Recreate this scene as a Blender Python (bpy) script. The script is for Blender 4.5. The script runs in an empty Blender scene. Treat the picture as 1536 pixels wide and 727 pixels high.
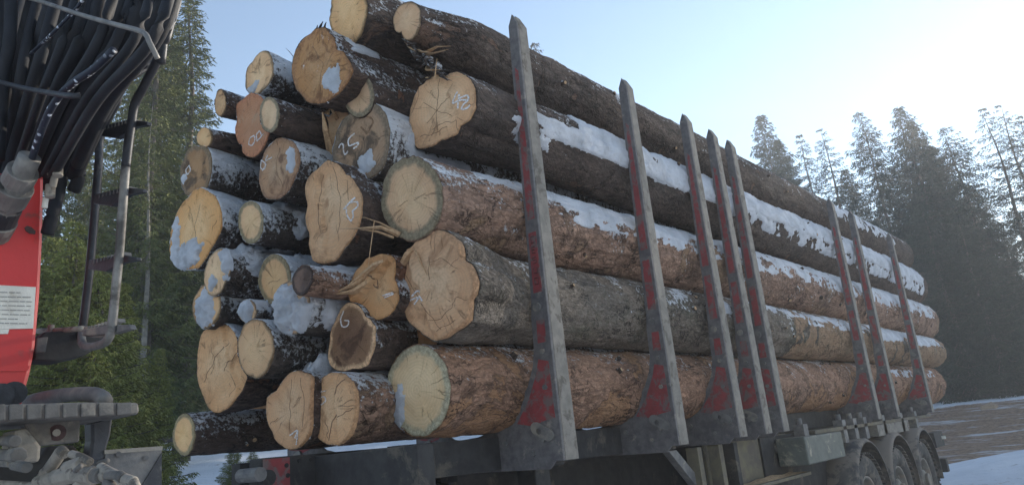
import bpy, math, random
import numpy as np
from mathutils import Matrix, Vector
random.seed(7); rng = np.random.default_rng(7)
S = bpy.context.scene
COL = S.collection
R3 = math.radians

# ------------------------------------------------------------------ camera
CR = np.array([[.760, .239, .603], [.642, -.143, -.753], [-.094, .960, -.262]])
cam = bpy.data.cameras.new("camera"); camo = bpy.data.objects.new("camera", cam); COL.objects.link(camo)
cam.sensor_width = 36; cam.lens = 36 * 1117 / 1536; cam.clip_start = .05; cam.clip_end = 2000
q, _ = np.linalg.qr(CR); q = q * np.sign(np.diag(q.T @ CR))
camo.matrix_world = Matrix([[*q[0], 0], [*q[1], 0], [*q[2], 0], [0, 0, 0, 1]])
S.camera = camo
S.cycles.use_denoising = True
S.cycles.max_bounces = 8; S.cycles.volume_bounces = 1; S.cycles.diffuse_bounces = 3
S.cycles.transparent_max_bounces = 6
# ------------------------------------------------------------------ light
SUN_EL, SUN_AZ = R3(14), R3(10)      # direction towards the sun: mostly +Y, slightly -X/+X
sdir = Vector((math.sin(SUN_AZ) * math.cos(SUN_EL), math.cos(SUN_AZ) * math.cos(SUN_EL), math.sin(SUN_EL)))
sl = bpy.data.lights.new("sun", 'SUN'); so = bpy.data.objects.new("sun", sl); COL.objects.link(so)
sl.energy = 4.0; sl.angle = R3(.53); sl.color = (1, .9, .76)
so.rotation_euler = sdir.to_track_quat('Z', 'Y').to_euler()
W = bpy.data.worlds.new("World"); S.world = W; W.use_nodes = True
wn = W.node_tree; wn.nodes.clear()
sky = wn.nodes.new("ShaderNodeTexSky"); sky.sky_type = 'NISHITA'; sky.sun_disc = False
sky.sun_elevation = SUN_EL; sky.sun_rotation = SUN_AZ; sky.air_density = 1.0; sky.dust_density = .0; sky.ozone_density = 1.4
bg = wn.nodes.new("ShaderNodeBackground"); bg.inputs[1].default_value = .15
ou = wn.nodes.new("ShaderNodeOutputWorld")
tint = wn.nodes.new("ShaderNodeMix"); tint.data_type = 'RGBA'; tint.blend_type = 'MULTIPLY'; tint.inputs[0].default_value = 1.
wn.links.new(sky.outputs[0], tint.inputs[6]); tint.inputs[7].default_value = (1.04, .92, .86, 1); wn.links.new(tint.outputs[2], bg.inputs[0]); wn.links.new(bg.outputs[0], ou.inputs[0])
S.view_settings.view_transform = 'Standard'; S.view_settings.look = 'None'
S.view_settings.exposure = 1.2; S.view_settings.gamma = 1.0

# ------------------------------------------------------------------ helpers
def ray(px, py): return CR @ np.array([px - 768, 363.5 - py, -1117.])
def PX(px, py, X): r = ray(px, py); return r * (X / r[0])
def PY(px, py, Y): r = ray(px, py); return r * (Y / r[1])
def depth(p): return -(CR.T @ np.asarray(p, float))[2]

def sm(x, a=0., b=1.):
    t = np.clip((np.asarray(x, float) - a) / (b - a), 0, 1); return t * t * (3 - 2 * t)
def _h(ix, iy, iz, seed):
    n = (ix.astype(np.int64) * 374761393 + iy.astype(np.int64) * 668265263 + iz.astype(np.int64) * 2147483647 + seed * 144269504)
    n = (n ^ (n >> 13)) * 1274126177
    n = n & 0x7fffffff; n = (n ^ (n >> 16)) & 0xffffff
    return n / float(0xffffff)
def vn(x, y, z, seed=0):
    x, y, z = np.broadcast_arrays(np.asarray(x, float), np.asarray(y, float), np.asarray(z, float))
    x0, y0, z0 = np.floor(x), np.floor(y), np.floor(z)
    fx, fy, fz = x - x0, y - y0, z - z0
    fx = fx * fx * (3 - 2 * fx); fy = fy * fy * (3 - 2 * fy); fz = fz * fz * (3 - 2 * fz)
    x0 = x0.astype(np.int64); y0 = y0.astype(np.int64); z0 = z0.astype(np.int64)
    r = 0
    for i in (0, 1):
        for j in (0, 1):
            for k in (0, 1):
                w = (fx if i else 1 - fx) * (fy if j else 1 - fy) * (fz if k else 1 - fz)
                r = r + w * _h(x0 + i, y0 + j, z0 + k, seed)
    return r * 2 - 1
def fbm(x, y, z, o=3, seed=0):
    r = 0; a = 1.; t = 0
    for k in range(o):
        f = 2.03 ** k; r = r + a * vn(np.asarray(x) * f + 11.3 * k, np.asarray(y) * f + 5.1 * k, np.asarray(z) * f, seed + k); t += a; a *= .5
    return r / t

def mesh(name, V, F, mat=None, smooth=True, attrs=None):
    me = bpy.data.meshes.new(name)
    V = np.asarray(V, float)
    if isinstance(F, np.ndarray):
        n, k = F.shape
        me.vertices.add(len(V)); me.vertices.foreach_set("co", V.ravel())
        me.loops.add(n * k); me.loops.foreach_set("vertex_index", F.astype(np.int32).ravel())
        me.polygons.add(n); me.polygons.foreach_set("loop_start", np.arange(0, n * k, k, dtype=np.int32))
        me.polygons.foreach_set("loop_total", np.full(n, k, dtype=np.int32))
        me.update(calc_edges=True)
    else:
        me.from_pydata([tuple(v) for v in V], [], F); me.update()
    if smooth and len(me.polygons): me.polygons.foreach_set("use_smooth", np.ones(len(me.polygons), dtype=bool))
    if attrs:
        for k, a in attrs.items():
            at = me.attributes.new(k, 'FLOAT', 'POINT'); at.data.foreach_set("value", np.asarray(a, np.float32).ravel())
    if mat is not None: me.materials.append(mat)
    return me
def obj(name, me, parent=None, loc=None, **kw):
    o = bpy.data.objects.new(name, me); COL.objects.link(o)
    if parent is not None: o.parent = parent
    if loc is not None: o.location = loc
    for k, v in kw.items(): o[k] = v
    return o
def thing(name, label, cat, loc=(0, 0, 0), group=None):
    o = bpy.data.objects.new(name, None); COL.objects.link(o); o.location = loc; o.empty_display_size = .2
    o['label'] = label; o['category'] = cat
    if group: o['group'] = group
    return o
def weld(me):
    import bmesh
    bm = bmesh.new(); bm.from_mesh(me); bmesh.ops.recalc_face_normals(bm, faces=bm.faces); bm.to_mesh(me); bm.free(); return me

class MB:
    """collects simple solids into one mesh"""
    def __init__(s): s.V = []; s.F = []
    def add(s, V, F):
        b = len(s.V); s.V += [tuple(v) for v in V]; s.F += [[i + b for i in f] for f in F]; return s
    def box(s, a, b):
        x0, y0, z0 = a; x1, y1, z1 = b
        V = [(x0, y0, z0), (x1, y0, z0), (x1, y1, z0), (x0, y1, z0), (x0, y0, z1), (x1, y0, z1), (x1, y1, z1), (x0, y1, z1)]
        return s.add(V, [[0, 3, 2, 1], [4, 5, 6, 7], [0, 1, 5, 4], [1, 2, 6, 5], [2, 3, 7, 6], [3, 0, 4, 7]])
    def prism(s, pts, vec):
        """planar polygon (list of 3d points) pushed along vec"""
        n = len(pts); V = [tuple(p) for p in pts] + [tuple(np.array(p) + np.array(vec)) for p in pts]
        F = [list(range(n))[::-1], list(range(n, 2 * n))] + [[i, (i + 1) % n, n + (i + 1) % n, n + i] for i in range(n)]
        return s.add(V, F)
    def tube(s, pts, r, n=10, flat=1., cap=True):
        P = [np.array(p, float) for p in pts]; m = len(P)
        rr = [r] * m if np.isscalar(r) else list(r)
        V = []; up = np.array([.13, .21, .97])
        for i in range(m):
            t = P[min(i + 1, m - 1)] - P[max(i - 1, 0)]; t /= (np.linalg.norm(t) + 1e-9)
            a = np.cross(t, up); a /= (np.linalg.norm(a) + 1e-9); b = np.cross(t, a); 
            for k in range(n):
                w = 2 * math.pi * k / n; V.append(P[i] + rr[i] * (math.cos(w) * a + math.sin(w) * b * flat))
        F = [[i * n + k, i * n + (k + 1) % n, (i + 1) * n + (k + 1) % n, (i + 1) * n + k] for i in range(m - 1) for k in range(n)]
        if cap: F += [list(range(n))[::-1], list(range((m - 1) * n, m * n))]
        return s.add(V, F)
    def cyl(s, a, b, r, n=20): return s.tube([a, b], r, n)
    def build(s, name, mat, parent=None, smooth=False, bevel=0, **kw):
        me = mesh(name, s.V, s.F, mat, smooth); weld(me)
        o = obj(name, me, parent, **kw)
        if bevel:
            m = o.modifiers.new("bevel", 'BEVEL'); m.width = bevel; m.segments = 2; m.limit_method = 'ANGLE'; m.angle_limit = R3(40)
        return o
def spline(pts, n=6):
    P = [np.array(p, float) for p in pts]; P = [2 * P[0] - P[1]] + P + [2 * P[-1] - P[-2]]; out = []
    for i in range(1, len(P) - 2):
        for k in range(n):
            t = k / n; a, b, c, d = P[i - 1:i + 3]
            out.append(.5 * ((2 * b) + (c - a) * t + (2 * a - 5 * b + 4 * c - d) * t * t + (-a + 3 * b - 3 * c + d) * t ** 3))
    out.append(P[-2]); return out

# ------------------------------------------------------------------ material helpers
class NT:
    def __init__(s, name):
        s.m = bpy.data.materials.new(name); s.m.use_nodes = True; s.t = s.m.node_tree; s.b = s.t.nodes["Principled BSDF"]
        s.b.inputs["Roughness"].default_value = .85; s.b.inputs["Specular IOR Level"].default_value = .25
    def n(s, typ, **kw):
        nd = s.t.nodes.new("ShaderNode" + typ)
        for k, v in kw.items():
            if k.startswith("i_"): s.set(nd, int(k[2:]) if k[2:].isdigit() else k[2:].replace("_", " "), v)
            else: setattr(nd, k, v)
        return nd
    def set(s, nd, key, v):
        i = nd.inputs[key]
        if isinstance(v, bpy.types.NodeSocket): s.t.links.new(v, i)
        elif isinstance(v, tuple) and len(v) == 3 and i.type == 'RGBA': i.default_value = (*v, 1)
        else: i.default_value = v
    def coord(s, scale=(1, 1, 1), kind="Object", rnd=True):
        tc = s.n("TexCoord"); o = tc.outputs[kind]
        mp = s.n("Mapping", i_Vector=o, i_Scale=scale)
        if rnd:
            oi = s.n("ObjectInfo"); m = s.n("Math", operation='MULTIPLY', i_0=oi.outputs["Random"], i_1=37.)
            cx = s.n("CombineXYZ", i_0=m.outputs[0], i_1=m.outputs[0], i_2=m.outputs[0]); s.set(mp, "Location", cx.outputs[0])
        return mp.outputs[0]
    def noise(s, vec, scale, detail=4, rough=.55, dist=0.):
        return s.n("TexNoise", i_Vector=vec, i_Scale=scale, i_Detail=detail, i_Roughness=rough, i_Distortion=dist).outputs["Fac"]
    def ramp(s, fac, lo, hi):
        return s.n("MapRange", interpolation_type='SMOOTHSTEP', i_Value=fac, i_1=lo, i_2=hi).outputs[0]
    def mul(s, a, b): return s.n("Math", operation='MULTIPLY', i_0=a, i_1=b).outputs[0]
    def add(s, a, b): return s.n("Math", operation='ADD', i_0=a, i_1=b).outputs[0]
    def mix(s, f, a, b):
        nd = s.n("Mix", data_type='RGBA'); s.set(nd, 0, f); s.set(nd, 6, a if not isinstance(a, tuple) else (*a, 1)); s.set(nd, 7, b if not isinstance(b, tuple) else (*b, 1)); return nd.outputs[2]
    def vor(s, vec, scale, feature='F1', out="Distance", rand=1.):
        return s.n("TexVoronoi", feature=feature, i_Vector=vec, i_Scale=scale, i_Randomness=rand).outputs[out]
    def bump(s, h, strength=.5, dist=.01, prev=None):
        b = s.n("Bump", i_Height=h, i_Strength=strength, i_Distance=dist)
        if prev is not None: s.set(b, "Normal", prev)
        return b.outputs[0]
    def attr(s, name): return s.n("Attribute", attribute_name=name).outputs["Fac"]
    def up(s):
        g = s.n("NewGeometry"); return s.n("SeparateXYZ", i_0=g.outputs["Normal"]).outputs[2]
    def done(s, col=None, normal=None, rough=None, metal=None):
        if col is not None: s.set(s.b, "Base Color", col)
        if normal is not None: s.set(s.b, "Normal", normal)
        if rough is not None: s.set(s.b, "Roughness", rough)
        if metal is not None: s.set(s.b, "Metallic", metal)
        return s.m

SNOWC = (.80, .82, .86)
def bark_mat(name, dark, mid, patch, p_amt, frost, scale=1., moss=0., far=None, under=0.):
    t = NT(name); v = t.coord((1, .38, 1)); v2 = t.coord((1, 1, 1))
    wn_ = t.n("TexNoise", i_Vector=v2, i_Scale=7 * scale, i_Detail=4); wv = t.n("VectorMath", operation='MULTIPLY_ADD', i_0=wn_.outputs["Color"], i_1=(.16, .16, .16), i_2=v).outputs[0]
    def ridge(vec, sc, det, w):
        n = t.noise(vec, sc, det, .62, .4); a_ = t.n("Math", operation='ABSOLUTE', i_0=t.add(n, -.5)).outputs[0]; return t.ramp(a_, 0., w)
    r1 = ridge(wv, 11 * scale, 3, .035); r2 = ridge(v, 34 * scale, 3, .05)
    fl = t.vor(wv, 58 * scale, 'F1'); flc = t.n("SeparateColor", i_0=t.vor(wv, 58 * scale, 'F1', "Color")).outputs[0]
    tone = t.noise(v, 4.5 * scale, 8, .72); tone2 = t.noise(v2, 1.3, 3, .5)
    col = t.mix(t.ramp(tone, .30, .70), dark, mid)
    col = t.mix(t.mul(t.ramp(t.noise(v, 48 * scale, 5, .7), .48, .8), .7), col, tuple(min(1, c * 2.0 + .03) for c in mid))
    col = t.mix(t.mul(t.ramp(flc, .4, 1.), .30), col, tuple(min(1, c * 1.5) for c in mid))
    col = t.mix(t.mul(t.ramp(tone2, .4, .7), .35), col, tuple(.5 * (c + .11) for c in mid))
    pm = t.noise(v2, 2.1, 7, .66, .7); tco = t.n("TexCoord"); sx_ = t.n("SeparateXYZ", i_0=tco.outputs["Object"])
    if far: pm = t.add(pm, t.mul(t.ramp(sx_.outputs[1], far - 1.2, far + .6), .30))     # bark stripped towards the rear
    if under: pm = t.add(pm, t.mul(t.ramp(sx_.outputs[2], .05, -.22), under))            # rubbed along the lower side
    pm = t.add(pm, 0.); pmask = t.ramp(pm, .66 - p_amt, .69 - p_amt)
    pcol = t.mix(t.noise(t.coord((4, .5, 4)), 16, 5, .7), patch, tuple(c * .38 for c in patch))
    col = t.mix(t.mul(pmask, .7), col, pcol)
    edge = t.mul(t.ramp(pm, .62 - p_amt, .66 - p_amt), t.add(t.mul(pmask, -1.), 1.))
    col = t.mix(t.mul(edge, .55), col, tuple(c * .3 for c in dark))
    if moss: col = t.mix(t.mul(t.ramp(t.noise(v2, 3, 6, .7), .48, .65), moss), col, (.085, .098, .06))
    ck = t.mul(t.add(t.mul(r1, -1.), 1.), t.ramp(t.noise(v2, 3.5, 3), .42, .6))
    col = t.mix(t.mul(ck, .85), col, tuple(c * .25 for c in dark))
    col = t.mix(t.mul(t.add(t.mul(r2, -1.), 1.), .35), col, tuple(c * .4 for c in dark))
    fn = t.noise(v2, 34, 6, .8); fb = t.noise(v2, 3.0, 5, .65, .3)
    fth = t.add(t.add(fn, t.mul(t.up(), .16)), t.mul(fb, .8))
    fm = t.ramp(fth, 1.17 - frost, 1.26 - frost)
    col = t.mix(t.mul(fm, .9), col, SNOWC)
    h = t.add(t.add(t.mul(r1, .35), t.mul(r2, .3)), t.mul(t.noise(v, 80 * scale, 6, .75), .9))
    h = t.add(t.add(h, t.mul(fl, -.5)), t.mul(tone, 1.2)); h = t.add(h, t.mul(pmask, -.5)); h = t.add(h, t.mul(fm, .25))
    return t.done(col, t.bump(h, 1., .016), .86)

def end_mat(name, heart, sap, rim, rim0, blot=.0, blotc=(.12, .06, .03), snow=0., grain=(3, 1, 40), streak=.35):
    t = NT(name); v = t.coord(); r = t.attr("rad")
    rn = t.add(r, t.mul(t.add(t.noise(v, 5, 5, .6), -.5), .5))
    col = t.mix(t.ramp(rn, .30, .85), heart, sap)
    col = t.mix(t.mul(t.ramp(t.noise(v, 4, 5, .65, .3), .40, .68), .45), col, tuple(c * q_ for c, q_ in zip(sap, (.80, .66, .52))))
    ring = t.n("Math", operation='SINE', i_0=t.add(t.mul(r, 80.), t.mul(t.noise(v, 5, 4), 16.))).outputs[0]
    col = t.mix(t.mul(t.mul(t.ramp(ring, -.2, 1.), t.noise(v, 9, 3)), .34), col, tuple(c * .5 for c in heart))
    tc = t.n("TexCoord"); nv = t.n("VectorMath", operation='NORMALIZE', i_0=t.n("VectorMath", operation='MULTIPLY', i_0=tc.outputs["Object"], i_1=(1, 0, 1)).outputs[0])
    oi = t.n("ObjectInfo"); off = t.n("VectorMath", operation='ADD', i_0=nv.outputs[0], i_1=t.n("CombineXYZ", i_1=t.mul(oi.outputs["Random"], 40.)).outputs[0])
    off2 = t.n("VectorMath", operation='MULTIPLY_ADD', i_0=t.n("TexNoise", i_Vector=v, i_Scale=9., i_Detail=4).outputs["Color"], i_1=(.22, .22, .22), i_2=off.outputs[0]).outputs[0]
    rad = t.n("Math", operation='ABSOLUTE', i_0=t.add(t.noise(off2, 2.6, 2, .5), -.5)).outputs[0]
    crack = t.mul(t.mul(t.add(t.mul(t.ramp(rad, .0, .014), -1.), 1.), t.ramp(t.noise(v, 8, 3), .44, .58)), t.ramp(r, .02, .12))
    col = t.mix(t.mul(crack, .5), col, (.055, .028, .015))
    g = t.noise(t.coord(grain), 9, 7, .78); g2 = t.noise(t.coord((30, 1, 4)), 6, 6, .75)
    col = t.mix(t.mul(t.ramp(g, .42, .72), streak), col, tuple(c * .5 for c in heart))
    col = t.mix(t.mul(t.ramp(g2, .52, .8), streak * .6), col, tuple(min(1, c * 1.3) for c in sap))
    col = t.mix(t.mul(t.ramp(t.noise(v, 60, 4, .75), .56, .76), .5), col, tuple(min(1, c * 1.4) for c in sap))
    col = t.mix(t.mul(t.ramp(t.noise(v, 34, 5, .8), .60, .74), .5), col, (.16, .09, .05))
    if blot:
        bn = t.noise(v, 5.5, 7, .68, .6); col = t.mix(t.mul(t.ramp(bn, .60 - blot * .3, .74 - blot * .3), .8), col, blotc)
    rimf = t.ramp(t.add(r, t.mul(t.add(t.noise(v, 13, 6, .7), -.5), .30)), rim0 - .07, rim0 + .07)
    rimc = t.mix(t.ramp(t.noise(v, 50, 5, .75), .4, .66), rim, tuple(min(1, c * 1.9) for c in rim))
    col = t.mix(t.mul(rimf, .92), col, rimc)
    if snow:
        sn = t.noise(v, 9, 7, .78); col = t.mix(t.mul(t.ramp(sn, .68 - snow * .35, .74 - snow * .35), .9), col, SNOWC)
    ri = oi.outputs['Random']; ri2 = t.n('Math', operation='FRACT', i_0=t.mul(ri, 17.3)).outputs[0]
    hs = t.n('HueSaturation', i_Hue=t.add(t.mul(ri, .005), .498), i_Saturation=t.add(t.mul(ri2, .22), .92), i_Value=t.add(t.mul(ri, .24), .92), i_Color=col); col = hs.outputs[0]
    h = t.add(t.mul(t.add(g, g2), .6), t.add(t.mul(crack, -1.2), t.mul(t.noise(v, 38, 5, .7), .5)))
    return t.done(col, t.bump(h, .8, .008), .82)

def snow_mat(name="snow_cover", dirt=.0):
    t = NT(name); v = t.coord(kind="Object", rnd=False)
    col = t.mix(t.ramp(t.noise(v, 5, 4), .35, .7), (.62, .64, .69), (.44, .46, .50))
    if dirt: col = t.mix(t.mul(t.ramp(t.noise(v, 26, 5, .7), .60, .72), dirt), col, (.16, .12, .09))
    col = t.mix(t.mul(t.ramp(t.noise(v, 18, 6, .8), .50, .68), .35), col, (.42, .42, .44))
    h = t.add(t.mul(t.noise(v, 60, 6, .8), 1.1), t.noise(v, 14, 5, .7))
    t.b.inputs["Specular IOR Level"].default_value = .3
    return t.done(col, t.bump(h, .9, .016), .75)

def plain(name, c1, c2, scale=12, rough=.7, metal=0., dirt=None, dirt_amt=.5, bumpd=.003, dscale=4, spec=.4):
    t = NT(name); v = t.coord()
    col = t.mix(t.ramp(t.noise(v, scale, 5, .65), .3, .7), c1, c2)
    if dirt is not None:
        dm = t.ramp(t.add(t.noise(v, dscale, 6, .7, .4), t.mul(t.up(), .06)), .68 - dirt_amt * .4, .80 - dirt_amt * .4); col = t.mix(t.mul(dm, .9), col, dirt)
    t.b.inputs["Specular IOR Level"].default_value = spec
    return t.done(col, t.bump(t.noise(v, scale * 7, 4, .6), .4, bumpd), rough, metal)

M = {}
M['bark_brown'] = bark_mat("bark_brown", (.13, .070, .046), (.42, .24, .155), (.55, .29, .14), .10, .07, .9, under=.10)
M['bark_peeled'] = bark_mat("bark_peeled", (.11, .062, .044), (.40, .245, .17), (.46, .30, .18), .09, .20, .8)
M['bark_grey'] = bark_mat("bark_grey", (.065, .052, .042), (.24, .195, .155), (.60, .36, .20), -.02, .13, 1.0, .35, far=5.4)
M['bark_wet'] = bark_mat("bark_wet", (.040, .028, .024), (.135, .09, .07), (.34, .15, .08), .06, .20, .9)
M['bark_frosty'] = bark_mat("bark_frosty", (.035, .028, .026), (.12, .095, .08), (.26, .13, .08), .0, .33, 1.0)
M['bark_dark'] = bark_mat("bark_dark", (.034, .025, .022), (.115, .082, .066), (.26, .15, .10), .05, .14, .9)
tanh, tans = (.52, .33, .17), (.56, .38, .22)
M['end_clean'] = end_mat("cut_wood_pale", (.76, .52, .30), (.68, .44, .26), (.165, .14, .09), .80, streak=.25)
M['end_thinrim'] = end_mat("cut_wood_thin_rim", (.76, .52, .31), (.68, .44, .26), (.15, .105, .065), .94, .08, streak=.3)
M['end_sandy'] = end_mat("cut_wood_sandy", (.70, .53, .35), (.62, .47, .31), (.25, .23, .17), .84, streak=.25)
M['end_butt'] = end_mat("cut_wood_butt", (.76, .51, .30), (.68, .39, .20), (.36, .20, .10), .95, .28, (.36, .19, .09), streak=.5)
M['end_butt_old'] = end_mat("cut_wood_weathered", (.55, .35, .20), (.50, .28, .14), (.24, .13, .07), .88, .30, (.14, .065, .035), .10, streak=.5)
M['end_red'] = end_mat("cut_wood_reddish", (.50, .27, .16), (.48, .23, .13), (.32, .14, .08), .9, .2, (.42, .28, .18), streak=.5)
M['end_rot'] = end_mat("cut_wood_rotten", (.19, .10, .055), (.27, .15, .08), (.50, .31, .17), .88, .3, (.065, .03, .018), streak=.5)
M['end_dirty'] = end_mat("cut_wood_dirty", (.36, .22, .13), (.33, .21, .13), (.13, .095, .065), .84, .42, (.045, .035, .028), .08)
M['end_hollow'] = end_mat("cut_wood_bark_covered", (.14, .10, .085), (.12, .085, .07), (.05, .035, .03), .8, .4, (.25, .16, .12), .2)
M['snow'] = snow_mat(dirt=.35); M['snow_dirty'] = snow_mat("snow_with_bark_dust", .75)
M['splinter'] = plain("torn_splinter_wood", (.56, .38, .22), (.36, .21, .11), 60, .85)
t_ = NT("chalk_mark"); M['chalk'] = t_.done(t_.mix(t_.ramp(t_.noise(t_.coord(), 120, 3, .7), .38, .56), (.42, .33, .26), (.74, .74, .76)), None, .9)

# ------------------------------------------------------------------ logs
M['crack'] = plain('dark_drying_crack', (.11, .06, .035), (.30, .18, .10), 45, .9)
M['tear'] = plain('raised_pale_fibre', (.66, .48, .29), (.50, .33, .17), 60, .9)
TH = None
class Log:
    def __init__(s, key, outline, Y, label, bark='bark_wet', end='end_clean', flare=.8, tail=None, body=None, nth=72, group=None,
                 detail=0, endbump=.013, yend=13.2, step=None, tilt=(0, 0), bend=0.):
        if len(outline) == 4 and np.isscalar(outline[0]):
            cx, cy, w, h = outline; a = np.linspace(0, 2 * np.pi, 25)[:-1]; outline = [(cx + w / 2 * np.cos(q), cy + h / 2 * np.sin(q)) for q in a]
        P = np.array([PY(x, y, Y) for x, y in outline])
        c = .5 * (P.min(0) + P.max(0)); c[1] = Y
        s.bend = bend; s.c = c; s.Y = Y; s.key = key; s.seed = sum(ord(x) * 7 for x in key) % 997
        # resample outline in polar form round the centre
        a = np.arctan2(P[:, 2] - c[2], P[:, 0] - c[0]); rr = np.hypot(P[:, 2] - c[2], P[:, 0] - c[0])
        o = np.argsort(a); a = a[o]; rr = rr[o]
        s.aa = np.concatenate([a - 2 * np.pi, a, a + 2 * np.pi]); s.rr = np.tile(rr, 3)
        s.rm = float(np.mean(s.rad0(np.linspace(-np.pi, np.pi, 60))))
        s.flare = flare; s.amp = .012 * detail + .006; s.step = step; s.tilt = tilt; s.eb = endbump
        if tail is None: tail = (c[0] + rng.uniform(-.05, .05), c[2] + rng.uniform(-.03, .03), s.rm * .95, yend)
        s.tail = tail; s.body = body if body else s.rm
        root = thing('cut_log', label, 'log', tuple(c), group or 'felled spruce logs loaded on the trailer'); s.root = root
        n = nth; s.n = n
        th = np.linspace(-np.pi, np.pi, n, endpoint=False)
        L = tail[3] - Y
        if detail: ts = np.concatenate([np.linspace(0, .1, 8)[:-1], np.arange(.1, 3, .022), np.arange(3, 6, .04), np.arange(6, L, .08), [L]])
        else: ts = np.concatenate([np.linspace(0, .1, 7)[:-1], np.arange(.1, 1.6, .03), np.arange(1.6, L, .45), [L]])
        T, TH = np.meshgrid(ts, th, indexing='ij')
        Rr = s.R(TH, T, True)
        edge = np.where(T < .02, fbm(np.cos(TH) * 6, T * 0, np.sin(TH) * 6, 3, s.seed) * .008, 0)
        X, Z = s.ctr(T)
        V = np.stack([X + Rr * np.cos(TH), T + edge, Z + Rr * np.sin(TH)], -1).reshape(-1, 3)
        # bark lip ring folded inwards at the front, cap at the rear
        m = len(ts)
        lip = np.stack([s.R(th, 0 * th) * .965 * np.cos(th), th * 0 + .004, s.R(th, 0 * th) * .965 * np.sin(th)], -1)
        back = np.array([[X[-1, 0], L, Z[-1, 0]]])
        V = np.concatenate([V, lip, back])
        I = np.arange(m * n).reshape(m, n); J = np.roll(I, -1, 1)
        F = np.stack([I[:-1], I[1:], J[1:], J[:-1]], -1).reshape(-1, 4)
        li = m * n + np.arange(n); lj = np.roll(li, -1)
        F = np.concatenate([F, np.stack([li, I[0], J[0], lj], -1)])
        obj('bark', mesh('bark', V, F, M[bark]), root)
        # rear cut face
        rb = 6; V2 = []; 
        for k in range(rb + 1):
            f = k / rb; V2.append(np.stack([X[-1] + Rr[-1] * f * np.cos(th), L + .004 + th * 0, Z[-1] + Rr[-1] * f * np.sin(th)], -1))
        V2 = np.concatenate(V2); I2 = np.arange((rb + 1) * n).reshape(rb + 1, n); J2 = np.roll(I2, -1, 1)
        F2 = np.stack([I2[:-1], J2[:-1], J2[1:], I2[1:]], -1).reshape(-1, 4)
        if detail: obj('rear_cut_face', mesh('rear_cut_face', V2, F2, M['end_clean'], attrs={'rad': np.repeat(np.arange(rb + 1) / rb, n)}), root)
        # front cut face
        nr = 26 if s.rm > .1 else 12
        f = np.linspace(0, 1, nr + 1)[:, None]; re = s.R(th, 0 * th) * .975
        ex = f * re * np.cos(th); ez = f * re * np.sin(th)
        V3 = np.stack([ex, s.yface(ex, ez), ez], -1).reshape(-1, 3)
        rim = np.stack([re * np.cos(th), th * 0 + .02, re * np.sin(th)], -1)
        V3 = np.concatenate([V3, rim])
        I3 = np.arange((nr + 1) * n).reshape(nr + 1, n); J3 = np.roll(I3, -1, 1)
        F3 = np.stack([I3[:-1], I3[1:], J3[1:], J3[:-1]], -1).reshape(-1, 4)
        ri = (nr + 1) * n + np.arange(n); F3 = np.concatenate([F3, np.stack([I3[-1], ri, np.roll(ri, -1), J3[-1]], -1)])
        obj('cut_face', mesh('cut_face', V3, F3, M[end], attrs={'rad': np.concatenate([np.repeat(f, n), np.ones(n)])}), root)
    def rad0(s, th): return np.interp(th, s.aa, s.rr)
    def ctr(s, T):
        L = s.tail[3] - s.Y; f = np.asarray(T) / L
        bow = np.sin(np.pi * f) * .03 * math.sin(s.seed)
        return (s.tail[0] - s.c[0] - s.bend) * f + bow * .3 + s.bend * sm(np.asarray(T), 0, .65), (s.tail[1] - s.c[2]) * f + bow
    def R(s, th, T, fine=False):
        L = s.tail[3] - s.Y; w = sm(T, 0, s.flare)
        rb = s.body + (s.tail[2] - s.body) * np.clip(T / L, 0, 1)
        r0 = s.rad0(th); r = r0 * (1 - w) + rb * w
        r = r + s.rm * .05 * w * fbm(np.cos(th) * 1.3, T * .8, np.sin(th) * 1.3, 3, s.seed)
        r = r + s.amp * .8 * np.clip(T * 8, .15, 1) * fbm(np.cos(th) * 4, T * 5, np.sin(th) * 4, 3, s.seed + 5)
        r = r + s.rm * .035 * fbm(np.cos(th) * 5, T * 3, np.sin(th) * 5, 4, s.seed + 7)
        if fine: r = r + .004 * np.clip(T * 8, .2, 1) * fbm(np.cos(th) * 14, T * 26, np.sin(th) * 14, 2, s.seed + 9)
        return r
    def yface(s, x, z):
        y = -.004 + s.eb * fbm(x * 9, 0, z * 9, 4, s.seed + 3) + s.tilt[0] * x + s.tilt[1] * z
        r = np.hypot(x, z) / s.rm
        if s.step:   # felling hinge: one side of the cut stands proud of the other
            ax, az, d0, hgt = s.step; d = (ax * x + az * z) / s.rm - d0 + .12 * fbm(x * 14, 3, z * 14, 3, s.seed)
            y = y - hgt * sm(d, -.02, .03)
        return y
    def loc(s, px, py):     # picture point -> local x, z on the cut plane
        p = PY(px, py, s.Y); return p[0] - s.c[0], p[2] - s.c[2]
    def chalk(s, strokes, w=.009, name='chalk_mark', mat='chalk', off=.004):
        V = []; F = []
        for st in strokes:
            P = np.array(spline([s.loc(*p) for p in st], 5)); n = len(P)
            t = np.gradient(P, axis=0); t /= np.linalg.norm(t, axis=1)[:, None] + 1e-9; nn = np.stack([-t[:, 1], t[:, 0]], 1)
            ww = w * (.75 + .5 * rng.random(n))[:, None] / 2
            A = P + nn * ww; B = P - nn * ww; b = len(V)
            for q, dy in ((A, 0), (B, 0), (A, off + .002), (B, off + .002)):
                y = s.yface(q[:, 0], q[:, 1]) - off + dy
                V += [(q[i, 0], y[i], q[i, 1]) for i in range(n)]
            for i in range(n - 1):
                F += [[b + i, b + n + i, b + n + i + 1, b + i + 1], [b + i, b + i + 1, b + 2 * n + i + 1, b + 2 * n + i], [b + n + i + 1, b + n + i, b + 3 * n + i, b + 3 * n + i + 1]]
        obj(name, mesh(name, V, F, M[mat], False), s.root)
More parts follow.
